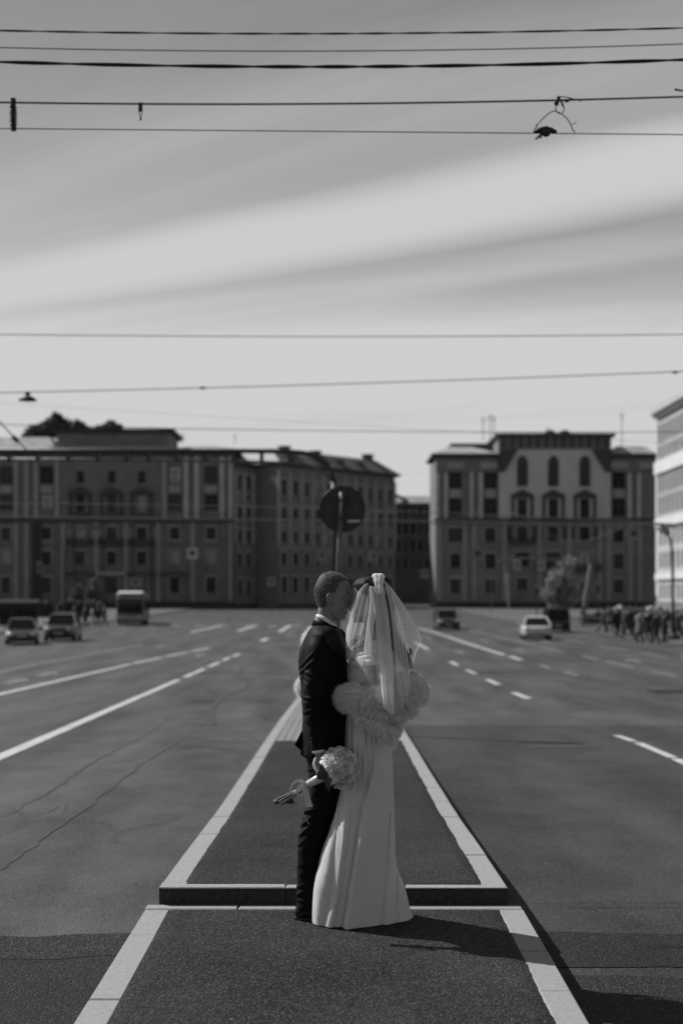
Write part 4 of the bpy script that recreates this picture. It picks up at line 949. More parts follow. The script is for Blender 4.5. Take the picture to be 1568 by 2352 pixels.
def place_car(kind, paint, px, py, rz, label):
    d = dist_at(py); x = (px-CX)/F*d; return car(kind, paint, x, d + 2.2, zroad(d+2.2), rz, label)
place_car('sedan', P_GREY, 31, 1482, R(12), 'dark sedan at the left edge facing the camera')
place_car('suv', P_GREY, 129, 1474, R(4), 'grey car facing the camera, second from the left edge')
place_car('suv', P_DARK, 1029, 1448, R(2), 'dark car with a light roof just right of the bride')
place_car('sedan', P_WHITE, 1240, 1470, R(176), 'white sedan seen from behind on the right lanes')
place_car('van', P_BLACK, 1284, 1453, R(178), 'black van ahead of the white sedan')
dp = 92; car('sedan', P_GREY, (1592-CX)/F*dp, dp, zroad(dp)+.13, R(20), 'grey car parked at the right edge behind the lamp post', 'parked cars')
# bus
db = dist_at(1437); T = thing('bus', ((299-CX)/F*db, db, zroad(db)), R(5), label='city bus with a white front roof band coming towards the camera', cat='bus')
mb = MB(); sections(mb, [(0, 1.16, .40, 2.95, .25), (.12, 1.26, .32, 3.02, .22), (.5, 1.27, .30, 3.05, .16), (11.4, 1.27, .30, 3.05, .16), (11.6, 1.22, .35, 3.0, .2)]); mb.build('body', mat('bus_paint', .10, .35, var=.1), T, smooth=True)
mb = MB(); mb.hexa([(-1.18,-.10,2.62),(1.18,-.10,2.62),(1.18,.2,2.62),(-1.18,.2,2.62),(-1.12,1.0,3.22),(1.12,1.0,3.22),(1.12,1.6,3.22),(-1.12,1.6,3.22)]); mb.build('roof_front', mat('bus_white', .8, .5), T)
mb = MB(); mb.box((-1.13,-.045,1.25), (1.13,.08,2.45)); mb.build('windscreen', M_CGL, T)
mb = MB(); mb.box((-1.24,-.02,.55), (1.24,.10,.95)); mb.build('bumper', mat('bus_front', .3, .4), T)
for s in (-1, 1):
    mb = MB(); mb.box((s*.85-.17,-.05,.72), (s*.85+.17,.02,.92)); h_ = mb.build('headlight', M_HL, T); mb = MB(); mb.ball((s*.85, -.05, .84), .11, 14, 10); mb.build('glint_ball', M_CHR, h_, smooth=True)  # ball added in the headlight for a sun glint
    for i in range(6): mb = MB(); mb.box((s*1.275-.012, .7+1.75*i, 1.35), (s*1.275+.012, 2.25+1.75*i, 2.4)); mb.build('side_window', M_CGL, T)
    for yy in (2.3, 8.8): w = MB(); w.disc((s*1.13, yy, .48), .48, (1,0,0), .28, 22, .03); wo_ = w.build('wheel', M_TYRE, T); w = MB(); w.disc((s*1.275, yy, .48), .26, (1,0,0), .02, 14); w.build('rim', M_RIM, wo_)
    mb = MB(); mb.tube([(s*1.15,0,2.6),(s*1.42,-.2,2.5),(s*1.42,-.2,2.2)], .03, 6); mb.box((s*1.42-.09,-.24,1.8), (s*1.42+.09,-.17,2.2)); mb.build('mirror', M_BLACK, T)
# bus shelter at the left
ds = 118.0; T = thing('bus_shelter', ((38-CX)/F*ds, ds, zroad(ds)+.13), R(0), label='dark bus shelter with pale roof edge at the far left', cat='bus shelter')
sw = 95*ds/F; hz = (1428-1394)*ds/F + .9
mb = MB(); mb.box((-sw/2,-.9,hz-.05), (sw/2,.9,hz+.16)); mb.build('roof', mat('shelter_edge', .35, .6), T)
mb = MB(); mb.box((-sw/2+.1,.7,.15), (sw/2-.1,.75,hz-.052)); mb.build('back_panel', M_CGL, T)
for i in range(4):
    mb = MB(); x = -sw/2+.15 + i*(sw-.3)/3; mb.box((x-.05,.6,0), (x+.05,.698,hz-.052)); mb.build('post', M_BLACK, T)
mb = MB(); mb.box((-1.2,.1,.42), (1.2,.5,.48)); mb.box((-1.0,.2,0), (-.92,.4,.418)); mb.box((.92,.2,0), (1.0,.4,.418)); mb.build('bench', M_BLACK, T)
# two dark kiosks/parasols near the crowd on the right, low fence
for px, py, w, lab in ((1422, 1392, 28, 'pale market parasol left of the crowd on the right pavement'), (1494, 1394, 34, 'pale market parasol over the right part of the crowd')):
    d = 104; s = d/F; zt = CAMZ-(py-YH)*s; T = thing('parasol', ((px-CX)*s, d, zroad(d)+.13), label=lab, cat='parasol', group='parasols above the crowd')
    h = zt - (zroad(d)+.13); mb = MB(); mb.tube([(0,0,0),(0,0,h)], .03, 6); mb.build('pole', M_BLACK, T)
    mb = MB(); n = 8; r = w*s/2; vs = [(0,0,h+.12)] + [(r*1.2*math.cos(2*math.pi*i/n), r*1.2*math.sin(2*math.pi*i/n), h-.22) for i in range(n)]+[(0,0,h+.09)] + [(r*1.2*math.cos(2*math.pi*i/n), r*1.2*math.sin(2*math.pi*i/n), h-.25) for i in range(n)]
    mb.add(vs, [(0, 1+i, 1+(i+1) % n) for i in range(n)] + [(n+1, n+2+(i+1) % n, n+2+i) for i in range(n)] + [(1+i, n+2+i, n+2+(i+1) % n, 1+(i+1) % n) for i in range(n)]); mb.build('canopy', mat('canvas', .30, .8), T)
# low railing along the right pavement edge
T = thing('pedestrian_railing', (18.9, 96, 0), label='low dark railing along the kerb right of the dark van', cat='railing')
for i in range(24):
    y = i*1.6; z = zroad(96+y)+.13; mb = MB(); mb.box((-.03,y-.03,z), (.03,y+.03,z+.95)); mb.build('post', M_BLACK, T)
for hz_ in (.95, .5): mb = MB(); mb.tube([(0, i*1.6, zroad(96+i*1.6)+.13+hz_) for i in range(24)], .03, 5); mb.build('rail', M_STEEL, T)

# ---------------------------------------------------------------- pedestrians
M_SKIN = mat('skin', .27, .6, var=.08, vscale=12); M_HAIRD = mat('dark_hair', .02, .55, var=.4, vscale=60)
coats = [mat('coat_black', .015, .8), mat('coat_grey', .035, .8), mat('coat_pale', .13, .8), mat('coat_mid', .05, .8), mat('coat_white', .35, .8)]
pants = [mat('trousers_black', .012, .8), mat('trousers_blue', .04, .8)]
def ped_mesh(stride, arm, bulk):
    mb = MB(); S = stride
    for s, dx in ((1, S), (-1, -S)):
        mb.tube([(s*.09, 0, .90), (s*.10, dx*.4, .48), (s*.10, dx, .09), (s*.10, dx, .05)], [.095, .065, .045, .04], 10); mb.tube([(s*.10, dx+.05, .045), (s*.11, dx-.18, .035)], [.045, .04], 8, ell=.9)
        mb.tube([(s*.19*bulk, 0, 1.42), (s*.23*bulk, dx*-.2+.02, 1.14), (s*.22, -dx*.3-arm, .92), (s*.21, -dx*.3-arm-.04, .82)], [.065, .058, .05, .04], 9)
    mb.tube([(0,0,.52),(0,0,.56),(0,0,.8),(0,0,.95)], [.17*bulk,.20*bulk,.185*bulk,.16*bulk], 14, ell=.72, up=(1,0,0))
    mb.tube([(0,0,.86),(0,0,.98),(0,0,1.15),(0,0,1.33),(0,0,1.45),(0,0,1.5)], [.15*bulk,.165*bulk,.15*bulk,.19*bulk,.17*bulk,.07], 14, ell=[.7,.68,.7,.62,.6,.9], up=(1,0,0))
    mb.tube([(0,0,1.45),(0,-.01,1.58)], [.055,.05], 10); mb.ball((0,-.015,1.66), .088, 12, 10, (.82,1.0,1.28)); mb.ball((0,-.10,1.65), .02, 6, 4)
    me = fuse(mb, .022, 3); me.shade_smooth(); return me
pm = [ped_mesh(.20, .0, 1.0), ped_mesh(.05, .12, 1.06), ped_mesh(.30, .04, .94)]
hb = MB(); hb.ball((0,.012,1.69), .098, 12, 8, (.86,.98,1.15)); hme = hb.mesh('hair')
_p = hme.vertices
def person(px, py, rz, i, coat, pant, label, group, sc=1.0, up=.13, hair=True):
    d = dist_at(py, up); me = pm[i].copy(); [me.materials.append(q) for q in (M_SKIN, coat, pant, M_TYRE)]
    for p in me.polygons:
        z = p.center.z; r = math.hypot(p.center.x, p.center.y)
        p.material_index = 3 if z < .07 else (2 if z < .54 and not (abs(p.center.x) > .19) else (1 if z < 1.49 and z > .53 else 0))
    T = link('person', me, None, False, ((px-CX)/F*d, d, zroad(d)+up), label=label, cat='person', group=group); T.rotation_euler = (0,0,rz); T.scale = (sc*1.22, sc*1.22, sc)
    mh = hme.copy(); mh.materials.append(M_HAIRD); h = link('hair', mh, T, True)
    return T
R0_ = random.Random(5)
crowd = [(1416,1462,0,0,'person in a long dark coat at the left end of the crowd'), (1432,1458,3,1,'person in a mid grey jacket just right of the dark coated one'), (1441,1466,1,0,'person in grey standing in front of the left parasol'),
         (1452,1460,0,1,'person in a black jacket behind the walking one'), (1468,1476,2,0,'person in a pale top walking nearest the kerb in the crowd'), (1480,1458,4,1,'person in a white top in the middle of the crowd'),
         (1489,1470,0,0,'person in black right of the pale walking one'), (1498,1463,0,0,'person in a black coat under the right parasol'), (1506,1478,1,0,'person in dark grey standing in front at the right of the crowd'),
         (1515,1466,3,1,'person in mid grey left of the lamp post'), (1524,1476,0,0,'person in black touching the lamp post side of the crowd'), (1556,1466,0,1,'person in black right of the lamp post'), (1566,1460,4,0,'person in white at the very right edge'),
         (1460,1452,0,0,'person in black far behind the crowd'), (1384,1452,1,1,'lone person in grey between the leaning post and the crowd'), (1398,1450,3,0,'lone person in a mid grey jacket just left of the crowd'),
         (1424,1450,0,0,'person in black behind the left end of the crowd'), (1446,1450,0,1,'person in a black jacket behind the left parasol pole'), (1474,1468,0,0,'person in black tucked beside the pale walking one'), (1484,1450,1,0,'person in grey at the back of the middle of the crowd'), (1493,1452,0,0,'person in black at the back under the right parasol'), (1518,1452,0,1,'person in black at the back left of the lamp post'), (1530,1458,0,0,'person in black just left of the lamp post base'), (1511,1455,1,1,'person in grey hidden behind the front pair at right')]
for k, (px, py, ci, pi_, lab) in enumerate(crowd): person(px, py, R0_.uniform(-2.5, 2.5), k % 3, coats[ci], pants[pi_], lab, 'people standing on the right pavement', R0_.uniform(.95, 1.07))
for k, (px, py, ci, lab) in enumerate(((172, 1441, 1, 'person in grey at the left kerb behind the grey car'), (196, 1440, 0, 'person in black second from the left on the left pavement'), (226, 1436, 0, 'person in black third from the left, near the bus'), (240, 1438, 3, 'person in mid grey closest to the bus'), (132, 1437, 0, 'person in a black coat right of the bus shelter'), (212, 1438, 4, 'person in a white top between two dark ones near the bus'))):
    person(px, py, R0_.uniform(-2, 2), k % 3, coats[ci], pants[k % 2], lab, 'people standing on the left pavement', R0_.uniform(.95, 1.05))
# tall dark posts on the left
for px, lab in ((148, 'thin dark lamp post left of the street trees'),):
    d = 125; s = d/F; T = thing('street_lamp', ((px-CX)*s, d, zroad(d)+.13), label='thin dark street lamp with a curved arm at left', cat='street lamp'); 
    P = [(0,0,0), (0,0,(1437-1260)*s), (.25,0,(1437-1235)*s), (1.0,0,(1437-1218)*s), (2.2,0,(1437-1210)*s)]
    mb = MB(); mb.tube([(0,0,0), P[1]], [.11,.07], 8); mb.build('pole', M_BLACK, T); mb = MB(); mb.tube([(P[1][0],0,P[1][2]+.001)]+P[2:], .05, 6); mb.build('arm', M_BLACK, T); mb = MB(); mb.tube([P[4], (P[4][0]+.7,0,P[4][2]+.02)], [.08,.14], 8); mb.build('lamp_head', M_BLACK, T)
# ---------------------------------------------------------------- the couple
D0, PX = 7.31, 447.0
def FC(x, dy, y): return W(x, y, D0 + dy/PX)
def rows_i(rows, n):
    A = np.array(rows, float); q = np.linspace(A[0,0], A[-1,0], n)
    return np.stack([q] + [pchip(A[:,0], A[:,k], q) for k in range(1, A.shape[1])], 1)
def loft(mb, rows, n=40, seg=36, shape=None, cap=True):
    """rows: (picture y, left x, right x, half depth, centre depth) from top to bottom"""
    A = rows_i(rows, n); vs = []
    for y, xl, xr, ry, cd in A:
        c = FC((xl+xr)/2, cd, y); rx = (xr-xl)/2/PX
        for j in range(seg):
            t = 2*math.pi*j/seg; ct, st = math.cos(t), math.sin(t); k = 1.0
            if shape: k = shape(ct, st)
            vs.append(c + Vector((rx*ct, ry/PX*st*k, 0)))
    fs = [(i*seg+j, (i+1)*seg+j, (i+1)*seg+(j+1) % seg, i*seg+(j+1) % seg) for i in range(n-1) for j in range(seg)]
    if cap: fs += [tuple(range(seg)), tuple(range((n-1)*seg, n*seg))[::-1]]
    return mb.add(vs, fs)
def spath(pts, n):
    """smooth a path of (x, dy, y, r...) rows"""
    A = np.array(pts, float); d = np.concatenate([[0], np.cumsum(np.linalg.norm(np.diff(A[:, :3], axis=0), axis=1))]); q = np.linspace(0, d[-1], n)
    return np.stack([pchip(d, A[:, k], q) for k in range(A.shape[1])], 1)
def limb(mb, pts, n=30, seg=20, ell=1.0):
    S = spath(pts, n); return mb.tube([FC(*r[:3]) for r in S], [r[3]/PX for r in S], seg, ell=ell)
def blob(mb, x, dy, y, rx, ry, rz, n=16, m=12):
    v0 = len(mb.v); mb.ball(FC(x, dy, y), 1/PX, n, m, (rx, ry, rz)); return mb
def hand(mb, wrist, direc, palmn, s=1.0, curl=.5, splay=.12):
    """palm, four unequal bent fingers and a thumb, in px units around the wrist (x, dy, y)"""
    w = FC(*wrist); d = Vector(direc).normalized(); nrm = Vector(palmn); nrm = (nrm - d*nrm.dot(d)).normalized(); sd = d.cross(nrm); u = s/PX
    mb.tube([w - d*8*u, w + d*8*u, w + d*22*u, w + d*40*u], [13*u, 15*u, 19*u, 17*u], 14, ell=.5, up=sd)
    for i, (ln, off) in enumerate(((33, -13.5), (38, -4.6), (35, 4.4), (27, 13))):
        b = w + d*34*u + sd*off*u; P = [b]; dd = (d + sd*splay*(i-1.5)*.5).normalized(); a = 0
        for k in range(4):
            a += curl*.55; dr = (dd*math.cos(a) + nrm*math.sin(a)); P.append(P[-1] + dr*ln*u*(.38, .26, .22, .14)[k])
        mb.tube(P, [4.4*u, 4.2*u, 3.9*u, 3.5*u, 2.6*u], 10)
    b = w + d*12*u - sd*12*u; P = [b, b + (d*.6 - sd*.8 + nrm*.3)*13*u, b + (d*1.0 - sd*.9 + nrm*.6)*22*u, b + (d*1.3 - sd*.7 + nrm*.9)*28*u]
    mb.tube(P, [7*u, 5.4*u, 4.6*u, 3.4*u], 10)
def displace(me, f):
    n = len(me.vertices); co_ = np.empty(n*3); me.vertices.foreach_get('co', co_); co_ = co_.reshape(-1, 3)
    no = np.empty(n*3); me.vertices.foreach_get('normal', no); no = no.reshape(-1, 3)
    # picture coordinates of each vertex
    px = CX + co_[:,0]/co_[:,1]*F; py = YH - (co_[:,2]-CAMZ)/co_[:,1]*F; dy = (co_[:,1]-D0)*PX
    for i in range(n):
        h = f(px[i], dy[i], py[i], co_[i], no[i])
        if h: co_[i] += no[i]*(h/PX)
    me.vertices.foreach_set('co', co_.ravel()); me.update()
def blades(name, me, count, length, width, comb, spread, m, parent, mask=None, seed=1, normal_w=.8, bend=.6, clump=.3, **k):
    rg = np.random.default_rng(seed); me.calc_loop_triangles(); T = np.array([t.vertices[:] for t in me.loop_triangles]); co_ = np.array([v_.co[:] for v_ in me.vertices]); no = np.array([v_.normal[:] for v_ in me.vertices])
    a, b, c = co_[T[:,0]], co_[T[:,1]], co_[T[:,2]]; ar = np.linalg.norm(np.cross(b-a, c-a), axis=1); cen = (a+b+c)/3
    if mask is not None:
        px = CX + cen[:,0]/cen[:,1]*F; py = YH - (cen[:,2]-CAMZ)/cen[:,1]*F; ar = ar*np.array([mask(x, y, (q-D0)*PX) for x, y, q in zip(px, py, cen[:,1])])
    idx = rg.choice(len(T), count, p=ar/ar.sum()); r1 = np.sqrt(rg.random(count)); r2 = rg.random(count)
    w0, w1, w2 = (1-r1)[:,None], (r1*(1-r2))[:,None], (r1*r2)[:,None]; t = T[idx]
    P = co_[t[:,0]]*w0 + co_[t[:,1]]*w1 + co_[t[:,2]]*w2; Nn = no[t[:,0]]*w0 + no[t[:,1]]*w1 + no[t[:,2]]*w2; Nn /= np.linalg.norm(Nn, axis=1)[:,None]
    Cb = comb(P, Nn) if callable(comb) else np.tile(np.array(comb, float), (count, 1))
    cl_ = np.array([noise.noise_vector(Vector(p*22)) + noise.noise_vector(Vector(p*70)) for p in P]) * spread*clump
    D = Nn*normal_w + Cb + rg.normal(0, spread, (count, 3)) + cl_; D /= np.linalg.norm(D, axis=1)[:,None]
    Lg = (length*(.55 + .75*rg.random(count)))[:,None]; D2 = D + Cb*bend + rg.normal(0, spread*.5, (count, 3)); D2 /= np.linalg.norm(D2, axis=1)[:,None]
    S = np.cross(D, rg.normal(0, 1, (count, 3))); S /= np.linalg.norm(S, axis=1)[:,None]; S *= width/2
    p1 = P + D*Lg*.5; p2 = p1 + D2*Lg*.5; P = P - Nn*.001
    V = np.stack([P-S, P+S, p1+S*.8, p1-S*.8, p2], 1).reshape(-1, 3)
    o = np.arange(count)*5
    Fc = [(i, i+1, i+2, i+3) for i in o.tolist()] + [(i+3, i+2, i+4) for i in o.tolist()]
    ms = bpy.data.meshes.new(name); ms.from_pydata(V.tolist(), [], Fc); ms.materials.append(m); return link(name, ms, parent, True, **k)

M_SKING = mat('skin_groom', .19, .5, spec=.4, var=.06, vscale=25, bump=.0004, bscale=400)
M_SKINB = mat('skin_bride', .30, .5, spec=.4, var=.04, vscale=25)
M_SUIT = mat('dark_wool_suit', .007, .62, spec=.08, sheen=.01, bump=.0005, bscale=900)
M_SUITB = mat('suit_lapel', .006, .5, spec=.2)
M_SHIRT = mat('white_shirt', .75, .7, transl=.15)
M_SHOE = mat('black_leather_shoe', .008, .25, spec=.6)
M_GHAIR = mat('short_fair_hair', .21, .5, spec=.4, var=.5, vscale=90, transl=.25)
M_BHAIR = mat('dark_brown_hair', .016, .7, spec=.25, var=.5, vscale=60)
M_SATIN = mat('white_satin', .82, .48, spec=.3, bump=.0012, bscale=22, transl=.36)
M_FUR = mat('white_fur', .84, .6, spec=.2, var=.16, vscale=70, transl=.38); M_FURB = mat('shaded_fur_base', .38, .9)  # base darkened so the gaps between clumps read as shade
def shade_me(me, *ms):
    for q in ms: me.materials.append(q)
    me.shade_smooth(); return me

# ============ groom ============
GZ = 26   # his body's middle lies a little behind the focal plane
groom = thing('person', ((735-CX)/F*D0, D0+.06, .004), label='groom in a dark suit holding a bouquet, forehead against the veiled bride', cat='person')
def keep(o, root):       # parts are modelled in world coordinates; parent them without moving them
    o.parent = root; o.matrix_parent_inverse = Matrix.Translation(root.location).inverted(); return o
G_head = [(1316.6,752,766,7),(1320,742,776,18),(1326,735.5,786,26),(1334,730.5,796,31),(1344,726.2,802.6,34.5),(1356,723,806.2,35.6),(1366,723.4,806,35),(1374,725.4,803.5,34),(1381,727.8,800.6,33),(1390,731.4,800.4,32),(1398,736,798,30.5),(1404,741,795.6,29),(1409,746,794.6,27.5),(1414,751,793.4,25.5),(1419,757,792.4,22),(1423,764,789.6,17),(1426,770,784,9)]
mb = MB()
A = rows_i(G_head, 60); seg = 44; vs = []
for y, xb, xf, hw in A:
    cx = xb + (xf-xb)*.47; c = FC(cx, GZ-8, y); low_ = min(max((y-1360)/55, 0), 1)
    for j in range(seg):
        t = 2*math.pi*j/seg; ct, st = math.cos(t), math.sin(t)
        rx = (xf-cx) if ct > 0 else (cx-xb); k = 1 - (.16 + .22*low_)*max(0, ct)**2
        vs.append(c + Vector((rx*ct/PX, hw*st*k/PX, 0)))
mb.add(vs, [(i*seg+j, (i+1)*seg+j, (i+1)*seg+(j+1) % seg, i*seg+(j+1) % seg) for i in range(59) for j in range(seg)] + [tuple(range(seg)), tuple(range(59*seg, 60*seg))[::-1]])
gh = GZ-8
mb.tube([FC(800,gh,1374), FC(802,gh,1384), FC(803.5,gh,1391), FC(800,gh,1396)], [3/PX, 4.4/PX, 5.6/PX, 3.5/PX], 12)       # nose
for s in (-1, 1): blob(mb, 799.5, gh+s*5.5, 1393.5, 3.4, 3.2, 3.0); blob(mb, 799, gh+s*13, 1369.5, 5, 9, 2.6); blob(mb, 794, gh+s*13.5, 1377.5, 4.2, 6.2, 3.4); blob(mb, 786, gh+s*19, 1388, 7, 7, 6)
blob(mb, 795.2, gh, 1404.5, 3.4, 8, 2.0); blob(mb, 794.6, gh, 1410, 3.4, 7.4, 2.2); blob(mb, 789, gh, 1419, 5.2, 8, 4.6)
for s in (-1, 1):        # ears: helix, concha rim and lobe
    e = gh + s*40
    P = [(764.5,e-s*3,1372),(762,e,1365.5),(757,e+s*2,1363.5),(752.3,e+s*4,1367),(751.3,e+s*4.5,1373),(753.5,e+s*3.5,1380),(757.5,e+s*1,1386),(761,e-s*1,1387.5),(763.5,e-s*3,1384)]
    mb.tube([FC(*p) for p in P], [v_/PX for v_ in (2.2,2.3,2.4,2.6,2.6,2.5,3.0,3.2,2.2)], 8)
    blob(mb, 758, e-s*3, 1376, 5.5, 2.6, 9); blob(mb, 764.4, e-s*2.5, 1378.5, 1.8, 2.4, 3.2)
loft(mb, [(1384,734,776,26,gh),(1400,730,775,26,gh),(1412,729,774,25.5,gh+1),(1428,728,772,26,gh+2),(1440,722,773,32,gh+4),(1452,714,776,46,GZ),(1470,706,784,70,GZ),(1500,696,786,72,GZ),(1560,698,786,66,GZ),(1640,704,786,62,GZ),(1735,708,784,66,GZ)], 50)
for s, dyl in ((-1, -14), (1, 34)):
    limb(mb, [(744,GZ+dyl,1720,28),(742,GZ+dyl,1800,26),(732,GZ+dyl,1870,24),(716,GZ+dyl,1940,21),(709,GZ+dyl,2010,17),(707,GZ+dyl,2085,15)], 30)
    mb.tube([FC(700,GZ+dyl,2092), FC(722,GZ+dyl,2098), FC(752,GZ+dyl,2106)], [16/PX, 15/PX, 9/PX], 12, ell=.9)
limb(mb, [(738,-22,1478,20),(731,-44,1540,19),(724,-52,1600,17),(726,-56,1660,14),(732,-60,1722,11),(734,-61,1738,10.5)], 30)
limb(mb, [(742,GZ+50,1478,20),(770,GZ+62,1530,19),(812,GZ+66,1570,16),(850,GZ+58,1585,12)], 24)
hand(mb, (850,GZ+58,1585), (1, 0, -.05), (0, -1, 0), 1.0, .3)
# the near hand: palm and fingers closed on the stems
mb.tube([FC(733,-60,1732), FC(735,-61,1744), FC(739,-62,1758), FC(743,-62,1770)], [10.5/PX, 12/PX, 15.5/PX, 13/PX], 14, ell=.62, up=(0,1,0))
for i, (ln, x0, y0) in enumerate(((1.0,752,1766),(1.06,746,1771),(1.0,739.5,1775.5),(.85,733.5,1779))):
    P = [FC(x0-4,-60,y0-6), FC(x0,-64,y0+2), FC(x0+2,-74,y0+10*ln), FC(x0,-86,y0+9*ln), FC(x0-4,-91,y0+1), FC(x0-6,-89,y0-6*ln)]
    mb.tube(P, [5/PX,4.8/PX,4.5/PX,4.2/PX,3.8/PX,2.8/PX], 9)
mb.tube([FC(727,-64,1744), FC(722.5,-74,1757), FC(726,-84,1768), FC(733,-92,1775)], [7/PX,6/PX,5.2/PX,3.8/PX], 10)
gbody = fuse(mb, .0036, 3); shade_me(gbody, M_SKING); keep(link('body', gbody), groom)
# hair
def ghair(x, y, dy):
    ym = np.interp(x, [720,735,746,749,752,766,771,775,779,790,800,808], [1392,1394,1398,1386,1362,1361,1366,1352,1339,1330,1333,1336])
    return 1.0 if y < ym else 0.0
mb = MB(); A = rows_i([(y-.6*(i < 4), xb-1.8, xf+1.0, hw+1.8) for i, (y, xb, xf, hw) in enumerate(G_head[:13])], 52); seg = 60; vs = []
for y, xb, xf, hw in A:
    cx = xb + (xf-xb)*.47; c = FC(cx, gh, y-1.4)
    low_ = min(max((y-1360)/55, 0), 1)
    for j in range(seg):
        t = 2*math.pi*j/seg; ct, st = math.cos(t), math.sin(t); rx = (xf-cx) if ct > 0 else (cx-xb)
        vs.append(c + Vector((rx*ct/PX, hw*st*(1 - (.16+.22*low_)*max(0, ct)**2)/PX, 0)))
fs = [(i*seg+j, (i+1)*seg+j, (i+1)*seg+(j+1) % seg, i*seg+(j+1) % seg) for i in range(51) for j in range(seg)] + [tuple(range(seg))]
def pxy(v_): return CX + v_.x/v_.y*F, YH - (v_.z-CAMZ)/v_.y*F
fs = [f for f in fs if all(ghair(*pxy(vs[i]), 0) for i in f)]
mb.add(vs, fs); cap = mb.mesh('hair'); 
for v_ in cap.vertices: v_.co += v_.normal*.0009*noise.noise(v_.co*220)
M_GCAP = mat('short_hair_base', .03, .7, var=.3, vscale=120); shade_me(cap, M_GCAP); hc = keep(link('hair', cap), groom)
def gcomb(P, Nn):
    out = np.zeros_like(P); top = np.clip((P[:,2]-(CAMZ-(1356-YH)/F*D0))*PX/34, 0, 1)
    out[:,0] = .15 + .55*top; out[:,2] = -.9*(1-top) - .05; return out
blades('hair_locks', cap, 6000, .011, .0026, gcomb, .12, M_GHAIR, hc, mask=lambda x, y, d: ghair(x, y, d)*(1 if y < 1356 else .25), seed=5, normal_w=.25, bend=.5)
blades('hair_strands', cap, 24000, .0085, .0008, gcomb, .16, M_GHAIR, hc, mask=lambda x, y, d: ghair(x, y, d)*(1 if y < 1362 else .55), seed=4, normal_w=.28, bend=.3)
# jacket
J = [(1436,719,773,44,GZ),(1441,713,778,56,GZ),(1449,707,784,70,GZ),(1460,701.5,790,79,GZ),(1476,694.6,794.5,83,GZ),(1498,686.8,796,82,GZ),(1520,684.2,797,79,GZ),(1545,686.3,797,76,GZ),(1570,690,796.5,73,GZ),(1600,691.8,796,72,GZ),(1645,694.2,795,73,GZ),(1690,692,794,75,GZ),(1715,690.5,792,77,GZ),(1733,691,788,77,GZ),(1737,697,784,72,GZ)]
mb = MB(); loft(mb, J, 70, 60, lambda c, s: 1.0)
limb(mb, [(740,-2,1462,24),(738,-18,1476,30),(734,-34,1500,31.5),(729.5,-42,1540,29.5),(723.6,-48,1590,27),(723,-52,1640,24),(727,-56,1684,21),(730.5,-58,1712,18.4),(731.5,-59,1723,17.4)], 44, 26)
limb(mb, [(744,GZ+44,1470,28),(772,GZ+62,1530,27),(812,GZ+66,1568,23),(846,GZ+58,1585,19)], 30, 22)
jk = fuse(mb, .0048, 4)
FOLDS = [(703,1517,-1.1,2.2,3.4,16),(705,1531,-.9,2.4,3.6,16),(710,1548,.5,1.8,4,18),(702,1572,.9,1.8,3.6,16),(707,1604,.25,2.6,3.4,15),(712,1632,-.4,1.7,4,18),(716,1662,.3,1.5,4,16),(748,1560,.8,1.4,4,18),(745,1600,-.6,1.4,4,18),(765,1500,1.4,1.5,4.5,30),(770,1640,-1.2,1.4,4.5,30)]
def jfold(x, d, y, c, n_):
    h = .4*noise.noise(Vector((x*.035, d*.03, y*.05))) + 1.1*(abs(noise.noise(Vector((x*.05+y*.02, d*.02, y*.022-x*.03))))*-2+.5)
    if d < GZ:
        for fx_, fy_, sl_, am, wd_, ln in FOLDS:
            u_ = x - fx_; w2 = (y - fy_) - sl_*u_
            if abs(u_) < 2*ln and abs(w2) < 3*wd_: h += am*1.25*math.exp(-(w2/wd_)**2 - (u_/ln)**2) - am*.8*math.exp(-((w2-wd_*1.7)/wd_)**2 - (u_/ln)**2)
    return h
displace(jk, jfold); shade_me(jk, M_SUIT); jacket = keep(link('jacket', jk), groom)
def surf(rows, x, y):
    A = np.array(rows, float); xl, xr, ry, cd = [float(pchip(A[:,0], A[:,k], [y])[0]) for k in (1,2,3,4)]; u_ = (x-(xl+xr)/2)/((xr-xl)/2); return cd - ry*math.sqrt(max(0, 1-u_*u_))
# lapel on the near side
mb = MB(); n = 14; vs = []
for i in range(n):
    t = i/(n-1); ax, ay = 742 + 50*t, 1441 + 72*t; wd_ = 4 + 13*math.sin(math.pi*min(1, t*1.15+.08))*(.6+.4*t)
    for k in (-1, 1):
        x = min(ax + k*wd_*.75, 794); y = ay - k*wd_*.55; vs.append(FC(x, surf(J, x, y)-3.2, y)); vs.append(FC(x, surf(J, x, y)+2, y))
fs = []
for i in range(n-1):
    a = 4*i; fs += [(a, a+2, a+6, a+4), (a, a+4, a+5, a+1), (a+2, a+3, a+7, a+6)]
mb.add(vs, fs); keep(mb.build('lapel', M_SUITB, smooth=False), jacket)
# jacket collar, shirt collar (tilted rings)
def ring(name, m, xb, xf, yb, yf, hb_, hf, ry, cd, par, flare=0, open_=0.0, th=1.6, pw=1.6):
    mb = MB(); n = 48; vs = []
    for i in range(n+1):
        t = -math.pi + 2*math.pi*i/n; t = t*(1-open_); s_ = (1-math.cos(t))/2        # 0 at the back, 1 at the front
        x = xb + (xf-xb)*s_; y = yb + (yf-yb)*s_**pw; hh = hb_ + (hf-hb_)*s_; d = cd + ry*math.sin(t)*(1-.12*s_)
        cx = (xb+xf)/2; ux, ud = (x-cx), (d-cd); q = math.hypot(ux, ud) or 1; ux, ud = ux/q, ud/q
        for (o_, yy) in ((0, 0), (flare, hh), (flare-th, hh), (-th, 0)): vs.append(FC(x + ux*o_, d + ud*o_, y + yy))
    fs = [(4*i+j, 4*i+(j+1) % 4, 4*i+4+(j+1) % 4, 4*i+4+j) for i in range(n) for j in range(4)]
    mb.add(vs, fs); return keep(mb.build(name, m, smooth=True), par)
